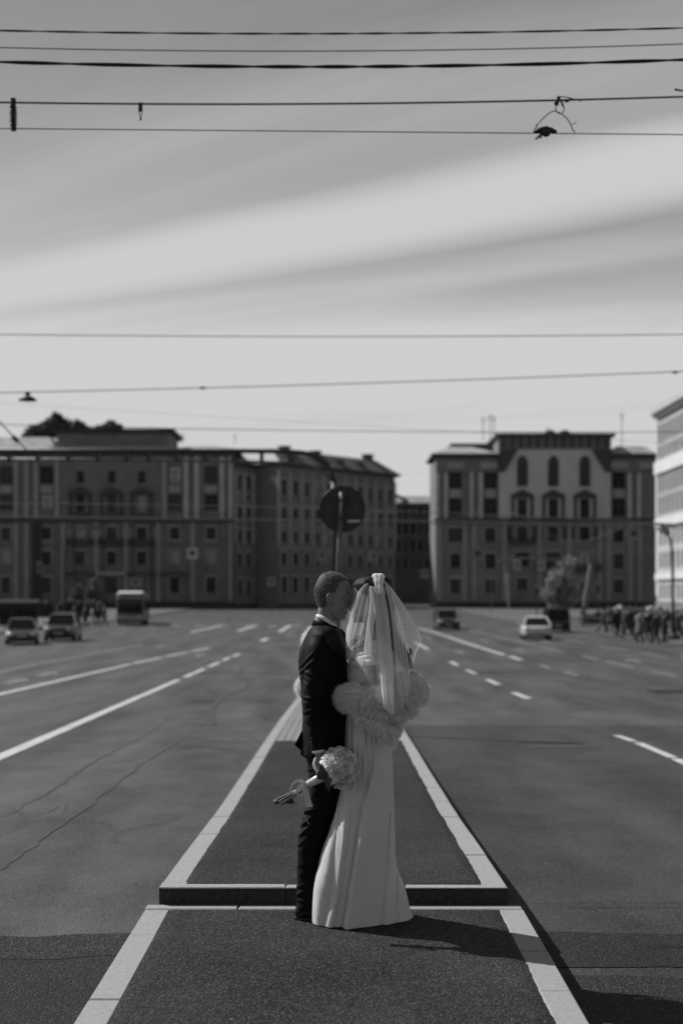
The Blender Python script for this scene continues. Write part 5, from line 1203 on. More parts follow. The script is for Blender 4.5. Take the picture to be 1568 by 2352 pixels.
ring('shirt_collar', M_SHIRT, 726.4, 775, 1410.5, 1437, 9, 15, 28.5, gh+2, groom, 3.0)
ring('jacket_collar', M_SUITB, 720.5, 786, 1416.5, 1452, 20, 12, 37, GZ-2, jacket, 6.0, 0.0, 3.0, 1.25)
mb = MB(); mb.tube([FC(781,gh,1446), FC(787,gh,1456), FC(791,gh,1480)], [4/PX,6.5/PX,8/PX], 8, ell=.7); keep(mb.build('tie', M_SUITB, smooth=True), groom)
# cuff, buttons, vent flap
mb = MB(); mb.tube([FC(731.4,-59,1718), FC(731.6,-59,1724), FC(732.2,-59.5,1729.5)], [15/PX,15.6/PX,14.8/PX], 20); keep(mb.build('shirt_cuff', M_SHIRT, smooth=True), groom)
for i in range(4): mb = MB(); blob(mb, 714.5+.9*i, -72, 1690+7*i, 1.7, 1.4, 1.7, 10, 6); keep(mb.build('sleeve_button', M_SHOE, smooth=True), jacket)
mb = MB(); P = [(692,1680,4),(676.5,1711,-6),(692,1725,6)]
mb.add([FC(x, d, y) for x, y, d in P] + [FC(x+2, d+6, y) for x, y, d in P], [(0,1,2),(5,4,3),(0,3,4,1),(1,4,5,2),(2,5,3,0)]); keep(mb.build('vent_flap', M_SUIT), jacket)
mb = MB(); P = [(690,1724,-10),(690.5,1735,-12),(704,1742,-20),(707,1730,-22)]
mb.add([FC(x, d, y) for x, y, d in P] + [FC(x, d+5, y) for x, y, d in P], [(0,1,2,3),(7,6,5,4),(0,4,5,1),(1,5,6,2),(2,6,7,3),(3,7,4,0)]); keep(mb.build('vent_flap', M_SUIT), jacket)
# trousers
mb = MB()
loft(mb, [(1700,698,786,66,GZ),(1735,702,788,68,GZ),(1770,706,786,66,GZ),(1792,708,783,60,GZ)], 14)
limb(mb, [(746,6,1740,40),(746,7,1796,36.5),(742,8,1829,35),(734,10,1860,34.5),(726,11,1894,33),(717,12,1927,32),(711.5,12,1968,29.5),(709.6,12,2023,27.6),(708,12,2058,27.4),(707.5,12,2082,28),(707.5,12,2088,28)], 60, 30)
limb(mb, [(750,GZ+28,1740,38),(750,GZ+30,1796,35),(746,GZ+32,1850,33),(734,GZ+32,1927,30),(724,GZ+32,2023,27),(720,GZ+32,2086,27)], 40, 24)
tr = fuse(mb, .0048, 4)
TF = [(706,1863,-.2,3.4,4,24),(722,1838,.9,1.8,4,20),(700,1890,-.7,3.0,4.2,20),(696,1912,-.9,2.6,4,20),(694,1935,-.8,1.8,4,18),(716,1800,.6,1.7,4,22),(713,1768,-.4,2.0,3.5,16),(690,2052,-.5,2.2,4.5,22),(694,2070,.3,2.0,4,24),(690,2035,-.2,1.5,4.5,20)]
def tfold(x, d, y, c, n_):
    h = .6*noise.noise(Vector((x*.03, d*.03, y*.03))) + 1.2*(abs(noise.noise(Vector((x*.04+y*.03, d*.02, y*.03-x*.02))))*-2+.5)
    for fx_, fy_, sl_, am, wd_, ln in TF:
        u_ = x - fx_; w2 = (y - fy_) - sl_*u_
        if abs(u_) < 2*ln and abs(w2) < 3*wd_: h += am*math.exp(-(w2/wd_)**2 - (u_/ln)**2) - am*.6*math.exp(-((w2-wd_*1.7)/wd_)**2 - (u_/ln)**2)
    return h
displace(tr, tfold); shade_me(tr, M_SUIT); keep(link('trousers', tr), groom)
for dyl in (12, GZ+36):
    mb = MB(); X = (708-CX)/F*D0; Y = D0 + dyl/PX - 0
    st = [(-.070,.018,.03,.045),(-.062,.034,.008,.085),(-.02,.040,.008,.10),(.05,.044,.008,.095),(.12,.048,.008,.070),(.18,.046,.008,.056),(.22,.032,.01,.045),(.238,.012,.015,.03)]
    S = np.array(st); q = np.linspace(-.070, .238, 26); H_ = [pchip(S[:,0], S[:,k], q) for k in (1,2,3)]; seg = 18; vs = []
    for i, xx in enumerate(q):
        hw, z0, z1 = H_[0][i], H_[1][i], H_[2][i]
        for j in range(seg): t = 2*math.pi*j/seg; vs.append((X+xx, Y+hw*math.cos(t), max(z0, (z0+z1)/2 + (z1-z0)/2*math.sin(t)*1.05)))
    mb.add(vs, [(i*seg+j, i*seg+(j+1) % seg, (i+1)*seg+(j+1) % seg, (i+1)*seg+j) for i in range(25) for j in range(seg)] + [tuple(range(seg))[::-1], tuple(range(25*seg, 26*seg))])
    sh = keep(mb.build('shoe', M_SHOE, smooth=True), groom)
    mb = MB(); n = 20; vs = []
    for zt in (.004, .014):
        for i in range(n): t = 2*math.pi*i/n; vs.append((X+.082+.158*math.cos(t), Y+.046*math.sin(t)*(1 if math.cos(t) > -.5 else .85), zt))
    mb.add(vs, [(i, (i+1) % n, n+(i+1) % n, n+i) for i in range(n)] + [tuple(range(n))[::-1], tuple(range(n, 2*n))]); mb.build('sole', M_BLACK, sh).matrix_parent_inverse = (sh.matrix_parent_inverse).copy()
    sh.children[-1].matrix_parent_inverse = Matrix.Identity(4)

# ============ bride ============
BZ = 4
bride = thing('person', ((840-CX)/F*D0, D0+.03, .004), label='bride in a long white dress, veil and white fur stole facing the groom', cat='person')
B_head = [(1325,842,862,8),(1329,832,872,18),(1336,820.5,881,27),(1345,812.5,887,32),(1355,809.4,889.5,34.4),(1366,809,889,34.4),(1376,811,887,33.5),(1384,813.5,884,32.6),(1392,812.5,880,31.5),(1400,811.6,874,30),(1407,811.4,868,28.5),(1414,811.2,856,25.5),(1420,812.4,846,21.5),(1425,814,838,17),(1430,817.5,831,9)]
mb = MB(); A = rows_i(B_head, 56); seg = 44; vs = []
for y, xf, xb, hw in A:
    cx = xf + (xb-xf)*.53; c = FC(cx, BZ, y); low_ = min(max((y-1366)/55, 0), 1)
    for j in range(seg):
        t = 2*math.pi*j/seg; ct, st = math.cos(t), math.sin(t); rx = (cx-xf) if ct > 0 else (xb-cx); k = 1-(.16+.24*low_)*max(0, ct)**2
        vs.append(c + Vector((-rx*ct/PX, hw*st*k/PX, 0)))
mb.add(vs, [(i*seg+j, (i+1)*seg+j, (i+1)*seg+(j+1) % seg, i*seg+(j+1) % seg) for i in range(55) for j in range(seg)] + [tuple(range(seg)), tuple(range(55*seg, 56*seg))[::-1]])
mb.tube([FC(812.5,BZ,1382), FC(808.5,BZ,1391), FC(804.5,BZ,1399), FC(808.5,BZ,1404)], [2.6/PX,3.6/PX,4.4/PX,2.8/PX], 12)
for s in (-1, 1): blob(mb, 808.5, BZ+s*4.5, 1402, 3, 2.8, 2.4); blob(mb, 816.5, BZ+s*13, 1385.5, 4, 6, 3.2); blob(mb, 813.5, BZ+s*13, 1376.5, 4.6, 8, 2.2); blob(mb, 824, BZ+s*18, 1398, 7, 8, 7)
blob(mb, 808.6, BZ, 1411.2, 3.2, 7, 1.9); blob(mb, 809.6, BZ, 1416.4, 3.2, 6.4, 2.3); blob(mb, 815, BZ, 1426, 4.8, 7, 4.4)
loft(mb, [(1398,838,872,24,BZ),(1418,833,870,22,BZ),(1436,835,871,22,BZ),(1448,832,874,28,BZ),(1458,828,880,50,BZ),(1466,826,886,62,BZ),(1480,822,894,54,BZ),(1500,816,898,42,BZ),(1520,812,900,38,BZ),(1570,812,896,38,BZ),(1640,808,894,44,BZ),(1700,808,890,46,BZ)], 60)
for s in (-1, 1): limb(mb, [(845,BZ+s*20,1690,22),(838,BZ+s*22,1800,22),(832,BZ+s*26,1900,22),(830,BZ+s*24,2000,18),(830,BZ+s*22,2080,13)], 24); mb.tube([FC(836,BZ+s*22,2086), FC(812,BZ+s*22,2096), FC(790,BZ+s*22,2102)], [13/PX,12/PX,7/PX], 10)
limb(mb, [(866,-62,1476,19),(876,-74,1506,18),(886,-80,1545,16.5),(890,-80,1580,15.5),(862,-70,1598,14),(826,-50,1604,12),(800,-34,1606,10)], 34)
hand(mb, (800,-34,1606), (-1, .25, .02), (0, 1, 0), .85, .35)
limb(mb, [(862,BZ+62,1476,19),(850,BZ+84,1500,18),(800,BZ+90,1500,15),(745,BZ+84,1490,12)], 24)
hand(mb, (745,BZ+84,1490), (-1, -.3, .05), (0, -1, 0), .85, .35)
bb = fuse(mb, .0036, 3); shade_me(bb, M_SKINB); keep(link('body', bb), bride)
# hair: swept back crown, and a loose wave of curls down the back
mb = MB(); A = rows_i([(y-2.5*(i < 4), xf-2.0+max(0,(y-1345))*.55, xb+4.0, hw+3.0) for i, (y, xf, xb, hw) in enumerate(B_head[:10])], 40); seg = 40; vs = []
for y, xf, xb, hw in A:
    cx = (xf+xb)/2; c = FC(cx, BZ, y)
    for j in range(seg): t = 2*math.pi*j/seg; vs.append(c + Vector(((xb-xf)/2*math.cos(t)/PX, hw*math.sin(t)/PX, 0)))
mb.add(vs, [(i*seg+j, (i+1)*seg+j, (i+1)*seg+(j+1) % seg, i*seg+(j+1) % seg) for i in range(39) for j in range(seg)] + [tuple(range(seg)), tuple(range(39*seg, 40*seg))[::-1]])
limb(mb, [(868,BZ,1352,22),(878,BZ,1384,22),(884,BZ-4,1410,16),(893,BZ-10,1440,13),(906,BZ-16,1468,12),(922,BZ-18,1494,11),(933,BZ-20,1514,9),(937,BZ-20,1530,4)], 30)
limb(mb, [(862,BZ-20,1385,14),(868,BZ-26,1420,15),(884,BZ-30,1452,14),(898,BZ-32,1480,10)], 20)
limb(mb, [(815,BZ-8,1344,4),(822,BZ-10,1335,5),(838,BZ-8,1332,6),(850,BZ-4,1331,6)], 20)
hm = fuse(mb, .005, 3); displace(hm, lambda x, d, y, c, n_: 1.3*noise.noise(Vector((x*.11 - y*.03, d*.12, y*.045 + x*.04)))); shade_me(hm, M_BHAIR); bh = keep(link('hair', hm), bride)
def bcomb(P, Nn):
    out = np.zeros_like(P); px = CX + P[:,0]/P[:,1]*F; out[:,0] = np.where(px > 880, .12, .6); out[:,2] = np.where(px > 880, -1.0, -.25 + .0*px); return out
blades('hair_locks', hm, 3500, .045, .0040, bcomb, .12, M_BHAIR, bh, seed=9, normal_w=.12, bend=.9)
blades('hair_strands', hm, 16000, .030, .0009, bcomb, .16, M_BHAIR, bh, seed=8, normal_w=.22, bend=.9)
mb = MB()
for k_, (a, b_) in enumerate((((940,1490),(938,1532)), ((930,1500),(944,1536)))):
    P = []; 
    for i in range(22): t = i/21; P.append(FC(a[0]+(b_[0]-a[0])*t + 4*math.sin(t*9+k_), BZ-22+4*math.cos(t*9+k_), a[1]+(b_[1]-a[1])*t))
    mb.tube(P, [3.2/PX*(1-.6*i/21) for i in range(22)], 7)
mb.build('curl', M_BHAIR, smooth=True); cu = C.objects['curl']; keep(cu, bh); cu.matrix_parent_inverse = Matrix.Identity(4)
# the dress: bodice and skirt in one draped surface
DL = [(1462,833,886,34,BZ),(1470,827,894,54,BZ),(1480,819,902,62,BZ),(1500,807,909,64,BZ),(1520,800,911,62,BZ),(1545,797,910,60,BZ),(1570,798,905,58,BZ),(1600,798,903,62,BZ),(1650,794,904,70,BZ),(1710,791,899,74,BZ-2),(1763,789,902,76,BZ-2),(1818,778,903,78,BZ),(1862,768,905,80,BZ),(1900,757.5,906.5,84,BZ),(1938,744,908,86,BZ),(1990,730,911,88,BZ),(2040,721,929.5,86,BZ),(2085,719.2,942,84,BZ),(2110,720,951,82,BZ)]
Ac = np.array(DL, float)
BND = [([1800,1823,1900,1982,2047,2116], [780,778,774,765.6,760,741]),
       ([1640,1706,1763,1853,1941,2023,2113], [868,861,850.4,828.5,814.8,801,786]),
       ([1640,1714,1769,1900,1995,2036,2116], [884,886,899.6,894,887,882.5,875]),
       ([1900,1995,2116], [906,913,909])]
def fold_h(x, y):
    """outward push of the near side of the skirt, with creases where the panels meet"""
    if y < 1640: return 0.0
    g_ = min(1, (y-1640)/300); B_ = [float(np.interp(y, a, b)) for a, b in BND]
    xl = float(pchip(Ac[:,0], Ac[:,1], [y])[0]); xr = float(pchip(Ac[:,0], Ac[:,2], [y])[0])
    if y < 1800: B_[0] = xl
    E = [xl] + B_ + [xr]; amp = [8, 13, 22, 10, 8]; h = 0
    for i in range(5):
        a, b = E[i], E[i+1]
        if a <= x < b and b-a > 1:
            s = (x-a)/(b-a); h = amp[i]*g_*(min(1, s/.10)**.5)*(1-s)**.75*1.25 if i == 2 else amp[i]*g_*(math.sin(math.pi*s)**.6)*(1.1-.5*s)
            if i == 1 and y > 1700: s2 = (s-.62)/.12; h -= 6*g_*math.exp(-s2*s2)
            if i == 1: s2 = (s-.3)/.1; h += 2.4*g_*math.exp(-s2*s2)
    # gathers under the waist
    h += (1-g_)*min(1, (y-1640)/30)*2.4*math.sin(x*.52 + y*.004) + (1-g_)*1.6*math.sin(x*.31+1)
    return h
mb = MB(); n, seg = 150, 360; A = rows_i(DL, n); vs = []
for y, xl, xr, ry, cd in A:
    c = FC((xl+xr)/2, cd, y); rx = (xr-xl)/2; g_ = min(1, max(0, (y-1640)/350)); kq = .28*g_
    for j in range(seg):
        t = 2*math.pi*j/seg; ct, st = math.cos(t), math.sin(t); xx = (xl+xr)/2 + rx*ct
        if st < 0: off = st*ry*.82 - fold_h(xx, y)*(min(1, -st*3))**.8
        else: off = st*ry*(1+.10*g_*math.sin(9*t))
        hem = .0
        if y > 2040: # the hem dips and lifts a little with the folds
            hem = (y-2040)/70; q_ = 2.2*math.sin(xx*.085+.6) + 1.0*math.sin(xx*.21)
            dz = (-.010*hem - .0 if st < 0 else 0) + q_*.0012*hem
        else: dz = 0
        v_ = c + Vector((rx*ct/PX, (off + kq*rx*ct)/PX, dz)); 
        if v_.z < .007: v_.z = .007 + .001*abs(math.sin(xx))
        vs.append(v_)
fs = [(i*seg+j, (i+1)*seg+j, (i+1)*seg+(j+1) % seg, i*seg+(j+1) % seg) for i in range(n-1) for j in range(seg)]
mb.add(vs, fs); dm = mb.mesh('dress')
def bodice(x, d, y, c, n_):
    h = 0
    if y < 1560:
        h += 1.6*math.sin((y - .45*(x-800))*.36)*math.exp(-((y-1512)/26)**2) + 1.3*noise.noise(Vector((x*.04, d*.04, y*.09)))*2
    if 1500 < y < 1640: h += 1.2*math.sin((y+.2*x)*.30 + .02*x)
    g_ = min(1, max(0, (y-1660)/200)); return h + noise.noise(Vector((x*.02, d*.02, y*.015))) + g_*(3.2*noise.noise(Vector((x*.035+y*.004, d*.02, y*.006))) + 1.1*noise.noise(Vector((x*.09-y*.02, d*.05, y*.02))))
displace(dm, bodice); shade_me(dm, M_SATIN)
dress = keep(link('dress', dm), bride); sm = dress.modifiers.new('thickness', 'SOLIDIFY'); sm.thickness = .002; sm.offset = -1
# off-shoulder draped satin: cowl folds on the chest and around the arm
def drape(pts, m=M_SATIN, seg=12, ell=.45, nm='satin_drape'):
    mb = MB(); S = spath(pts, 30); mb.tube([FC(*r[:3]) for r in S], [r[3]/PX for r in S], seg, ell=ell); o = keep(mb.build(nm, m, smooth=True), dress); o.matrix_parent_inverse = Matrix.Identity(4); return o
drape([(836,-46,1462,3),(822,-44,1466,6),(809,-32,1478,8),(801,-18,1494,7),(797,-6,1512,4)], ell=.7)
drape([(838,-50,1466,2),(826,-54,1474,4.5),(815,-50,1487,5.5),(806,-38,1503,4.5),(801,-24,1520,3)], ell=.7)
drape([(808,-34,1500,2),(822,-56,1506,6.5),(836,-69,1503,8),(850,-80,1499,7),(868,-86,1496,6),(886,-84,1498,3)], ell=.32)
drape([(806,-32,1509,2),(820,-56,1515,6),(836,-73,1513,7.5),(852,-84,1509,6.5),(872,-90,1507,5.5),(894,-86,1510,3)], ell=.32)
drape([(802,-28,1519,2),(818,-54,1524,6),(836,-75,1523,7.5),(856,-88,1521,7),(880,-93,1521,6),(902,-85,1524,3)], ell=.32)
mb = MB(); P = [(815,-62,1512),(836,-78,1516),(829,-80,1538)]; mb.add([FC(*p) for p in P] + [FC(p[0], p[1]+3, p[2]) for p in P], [(0,1,2),(5,4,3),(0,3,4,1),(1,4,5,2),(2,5,3,0)]); o = keep(mb.build('satin_tip', M_SATIN), dress); o.matrix_parent_inverse = Matrix.Identity(4)
# upper arm wrapped in satin
mb = MB(); limb(mb, [(864,-60,1478,21),(874,-73,1504,22),(884,-80,1534,21),(888,-80,1562,20)], 24, 22, 1.0); sl_ = mb.mesh('sleeve'); displace(sl_, lambda x, d, y, c, n_: 1.2*math.sin(y*.22+x*.1)); shade_me(sl_, M_SATIN); o = keep(link('sleeve', sl_), dress); o.matrix_parent_inverse = Matrix.Identity(4)
# necklace of small leaf-like beads
M_JEW = mat('necklace_metal', .12, .2, metal=.8)
mb = MB(); rn = random.Random(4)
for p in spath([(818,-40,1462,1),(815,-46,1474,1),(818,-52,1482,1),(826,-54,1486,1),(836,-52,1484,1),(842,-48,1480,1)], 34).tolist() + spath([(815,-48,1478,1),(814,-50,1488,1),(816,-54,1496,1)], 10).tolist():
    blob(mb, p[0]+rn.uniform(-1.2,1.2), p[1]-3, p[2]+rn.uniform(-1.2,1.2), rn.uniform(.8,1.5), .8, rn.uniform(1,2.0), 7, 5)
keep(mb.build('necklace', M_JEW, smooth=True), bride)

# ---- fur stole: thick rolls over the near forearm, round the back, and behind the groom
mb = MB()
limb(mb, [(790,-30,1603,22),(800,-44,1603,26),(822,-66,1603,27),(850,-82,1602,26),(880,-88,1596,26),(908,-82,1584,28),(932,-64,1574,30),(946,-40,1576,28),(951,-14,1586,22)], 46, 24, .75)
limb(mb, [(926,-50,1562,18),(944,-28,1564,22),(955,-10,1584,20),(961,4,1604,11)], 24, 20)
limb(mb, [(946,-50,1618,13),(926,-66,1628,16),(900,-78,1634,15),(870,-88,1634,13),(842,-82,1632,10),(820,-74,1628,6)], 30, 20, .8)
limb(mb, [(812,-66,1638,4),(834,-84,1645,7),(858,-92,1656,11),(880,-94,1670,14),(894,-92,1686,13),(898,-88,1700,8),(898,-86,1706,4)], 36, 18, .7)
limb(mb, [(922,-56,1622,16),(913,-62,1650,12),(907,-74,1676,11),(901,-82,1694,8)], 28, 18, .8)
stole = fuse(mb, .006, 5); displace(stole, lambda x, d, y, c, n_: 5.5*noise.noise(Vector((x*.045, d*.045, y*.05))) + 1.4*noise.noise(Vector((x*.14, d*.14, y*.14))))
shade_me(stole, M_FURB); fs_ = keep(link('fur_stole', stole), bride)
def fcomb(P, Nn):
    px = CX + P[:,0]/P[:,1]*F; py = YH - (P[:,2]-CAMZ)/P[:,1]*F; out = np.zeros_like(P)
    out[:,0] = np.where(px < 830, -1.0, np.where(px > 925, .55, -.15)); out[:,2] = np.where(px < 830, -.15, -.95)
    out[:,0] = np.where((py > 1640), -.1, out[:,0]); return out
blades('fur_locks', stole, 17000, .038, .0034, fcomb, .20, M_FUR, fs_, seed=21, normal_w=.45, bend=.8, clump=1.5)
blades('fur', stole, 42000, .040, .0014, fcomb, .20, M_FUR, fs_, seed=11, normal_w=.42, bend=.7, clump=2.4)
mb = MB(); limb(mb, [(742,GZ+70,1458,12),(728,GZ+66,1460,15),(719,GZ+60,1470,16),(716,GZ+50,1488,11)], 24, 18); limb(mb, [(730,GZ+76,1562,14),(710,GZ+62,1570,15),(700,GZ+46,1580,13),(700,GZ+36,1590,9)], 24, 18)
fb = fuse(mb, .006, 4); shade_me(fb, M_FURB); fb_ = keep(link('fur_stole_end', fb), bride)
blades('fur', fb, 26000, .034, .00075, (-.5, 0, .15), .26, M_FUR, fb_, seed=12, normal_w=.6, bend=.5, clump=2.0)

# ---- veil
def veil_mat(name, a, col=.8):
    m = bpy.data.materials.new(name); m.use_nodes = True; t = m.node_tree; t.nodes.clear()
    def n(ty, **k):
        q = t.nodes.new(ty); [setattr(q, x, y) for x, y in k.items()]; return q
    geo = n('ShaderNodeNewGeometry'); dot = n('ShaderNodeVectorMath', operation='DOT_PRODUCT'); t.links.new(geo.outputs['Normal'], dot.inputs[0]); t.links.new(geo.outputs['Incoming'], dot.inputs[1])
    ab = n('ShaderNodeMath', operation='ABSOLUTE'); t.links.new(dot.outputs['Value'], ab.inputs[0]); mx_ = n('ShaderNodeMath', operation='MAXIMUM'); t.links.new(ab.outputs[0], mx_.inputs[0]); mx_.inputs[1].default_value = .10
    inv = n('ShaderNodeMath', operation='DIVIDE'); inv.inputs[0].default_value = 1.0; t.links.new(mx_.outputs[0], inv.inputs[1])
    pw_ = n('ShaderNodeMath', operation='POWER'); pw_.inputs[0].default_value = 1-a; t.links.new(inv.outputs[0], pw_.inputs[1])    # what a net seen at this slant lets through
    tr_ = n('ShaderNodeBsdfTransparent'); df = n('ShaderNodeBsdfDiffuse'); df.inputs[0].default_value = (col,)*3 + (1,); tl = n('ShaderNodeBsdfTranslucent'); tl.inputs[0].default_value = (col,)*3 + (1,)
    m1 = n('ShaderNodeMixShader'); m1.inputs[0].default_value = .5; t.links.new(df.outputs[0], m1.inputs[1]); t.links.new(tl.outputs[0], m1.inputs[2])
    m2 = n('ShaderNodeMixShader'); t.links.new(pw_.outputs[0], m2.inputs[0]); t.links.new(m1.outputs[0], m2.inputs[1]); t.links.new(tr_.outputs[0], m2.inputs[2])
    o = n('ShaderNodeOutputMaterial'); t.links.new(m2.outputs[0], o.inputs[0]); return m
M_VEIL = veil_mat('tulle', .095, .95); M_VEIL2 = veil_mat('folded_tulle', .60, .95); M_VEIL3 = veil_mat('bunched_tulle', .80, .95)
GD = [[(850,1334),(835,1339),(823,1352),(815,1370),(804,1402),(800,1425),(794,1446),(793,1468)],
      [(852,1336),(843,1345),(836,1365),(826,1405),(818,1440),(812,1475),(812,1510)],
      [(854,1338),(850,1352),(848,1375),(842,1420),(838,1470),(834,1510),(831,1538)],
      [(857,1340),(855,1352),(858,1400),(862,1440),(866,1486),(871,1550),(877,1620)],
      [(868,1340),(873,1400),(880,1480),(887,1560),(892,1632)],
      [(878,1338),(888,1390),(894,1430),(899,1480),(903,1535),(906,1637)],
      [(880,1336),(897,1372),(908,1420),(917,1480),(926,1540),(937,1600)],
      [(882,1334),(906,1364),(930,1402),(948,1430),(960,1450),(964,1470),(953,1490),(944,1518)]]
def veil_sheet(name, guides, prof, side, m, rows=70, colsn=150, pleats=13, amp=5.5, seed=0, jag=1.0, xs_amp=1.6):
    Gs = []
    for g_ in guides:
        a = np.array(g_, float); d = np.concatenate([[0], np.cumsum(np.linalg.norm(np.diff(a, axis=0), axis=1))])/1.0; d /= d[-1]; q = np.linspace(0, 1, rows)
        Gs.append(np.stack([pchip(d, a[:,0], q), pchip(d, a[:,1], q)], 1))
    Gs = np.array(Gs); k = len(guides); cq = np.linspace(0, k-1, colsn); XY = np.zeros((rows, colsn, 2))
    for r in range(rows):
        for e in (0, 1): XY[r,:,e] = pchip(np.arange(k), Gs[:, r, e], cq)
    vs = []
    for r in range(rows):
        t = r/(rows-1)
        for c in range(colsn):
            s = c/(colsn-1); dmax = float(np.interp(t, prof[0], prof[1])); env = min(1, 1.9*(math.sin(math.pi*min(max(s, .0), 1)))**.5)
            if name != 'veil': env = .75 + .25*env
            ph = 2*math.pi*pleats*s + 2.2*noise.noise(Vector((s*6, t*1.2, seed))) + 1.4*t
            a_ = amp*(min(1, .12+s/.4) if name in ('veil', 'veil_back_layer') else 1)*min(1, .35+t*1.6)*(.6+.8*abs(noise.noise(Vector((s*9, .5*t, seed+5)))*1.6))
            x = XY[r,c,0] + xs_amp*math.cos(ph)*min(1, t*2); y = XY[r,c,1]
            if t > .97: y += jag*3*noise.noise(Vector((s*14, 0, seed)))
            d = BZ + side*(dmax*env) + a_*math.sin(ph)
            vs.append(FC(x, d, y))
    fs = [(r*colsn+c, r*colsn+c+1, (r+1)*colsn+c+1, (r+1)*colsn+c) for r in range(rows-1) for c in range(colsn-1)]
    mb = MB(); mb.add(vs, fs); return mb.build(name, m, smooth=True)
prof = ([0,.04,.09,.2,.4,.55,.75,1], [8,34,45,52,72,100,122,134])
vm = keep(veil_sheet('veil', GD, prof, -1, M_VEIL, pleats=9, amp=4.5, seed=1), bride)
def vpart(o): keep(o, vm); o.matrix_parent_inverse = Matrix.Identity(4); return o
profb = ([0,.04,.09,.2,.5,1], [8,34,45,50,70,84])
gb = [[(x+3*(i > 0), y) for x, y in g_] for i, g_ in enumerate(GD)]
vpart(veil_sheet('veil_back_layer', gb[:3]+[[(866,1340),(872,1400),(882,1480),(892,1560)]]+gb[6:], profb, 1, M_VEIL, pleats=7, amp=5, seed=3))
band_g = [[(853,1338),(854,1360),(860,1410),(866,1486),(872,1540),(879,1622)], [(860,1336),(866,1370),(872,1410),(878,1486),(884,1560),(889,1634)], [(872,1336),(878,1370),(885,1410),(892,1486),(897,1560),(900,1640)], [(880,1338),(884,1370),(890.6,1408),(897,1470),(902,1531),(905,1636)]]
vpart(veil_sheet('veil_fold', band_g, ([0,.04,.09,.2,.4,.55,.75,1], [22,42,50,57,78,106,128,140]), -1, M_VEIL2, pleats=3, amp=2.2, seed=6, colsn=70, xs_amp=.5))
vpart(veil_sheet('veil_fold', [[(848,1346),(849,1375),(844,1420),(838,1470),(835,1500)], [(853,1346),(854,1375),(851,1420),(846,1470),(842,1505)], [(856,1350),(858,1380),(858,1420),(855,1460),(850,1500)]], ([0,.1,.2,.5,1], [40,50,56,76,102]), -1, M_VEIL2, pleats=4, amp=3.5, seed=8, colsn=40))
vpart(veil_sheet('veil_fold', [[(881,1336),(899,1366),(912,1392),(924,1420),(930,1450)], [(883,1335),(904,1363),(921,1390),(938,1418),(946,1446)], [(884,1334),(907,1363),(928,1394),(948,1424),(958,1446)]], ([0,.1,.2,.5,1], [30,40,42,42,42]), -1, M_VEIL2, pleats=3, amp=3.5, seed=9, colsn=40))
vpart(veil_sheet('veil_fold', [[(884,1346),(892,1380),(898,1420),(903,1470),(908,1530),(914,1596)], [(885,1344),(897,1380),(906,1420),(914,1470),(922,1530),(930,1600)], [(886,1342),(903,1376),(918,1416),(928,1466),(936,1524),(942,1590)]], ([0,.1,.2,.5,.75,1], [44,50,54,84,118,128]), -1, veil_mat('layered_tulle', .30, .95), pleats=4, amp=4, seed=12, colsn=60))
mb = MB(); A = rows_i([(1317.5,860,876,9,BZ-10),(1320,855,881,17,BZ-10),(1326,853,883,23,BZ-10),(1334,852.5,883,31,BZ-10),(1342,853.5,883,38,BZ-8),(1350,854,884,43,BZ-6),(1364,856,887,47,BZ-5)], 34); seg = 90; vs = []
for r_, (y, xl, xr, ry, cd) in enumerate(A):
    c = FC((xl+xr)/2, cd, y)
    for j in range(seg):
        t = 2*math.pi*j/seg; f_ = 1 + .035*math.sin(13*t + .10*(y-1320)) + .05*noise.noise(Vector((math.cos(t)*3, math.sin(t)*3, y*.09))); vs.append(c + Vector(((xr-xl)/2*math.cos(t)*f_/PX, ry*math.sin(t)*f_/PX, .002*math.sin(5*t))))
mb.add(vs, [(i*seg+j, (i+1)*seg+j, (i+1)*seg+(j+1) % seg, i*seg+(j+1) % seg) for i in range(33) for j in range(seg)] + [tuple(range(seg))]); cm = mb.mesh('comb_gather'); shade_me(cm, M_VEIL3); vpart(link('comb_gather', cm))

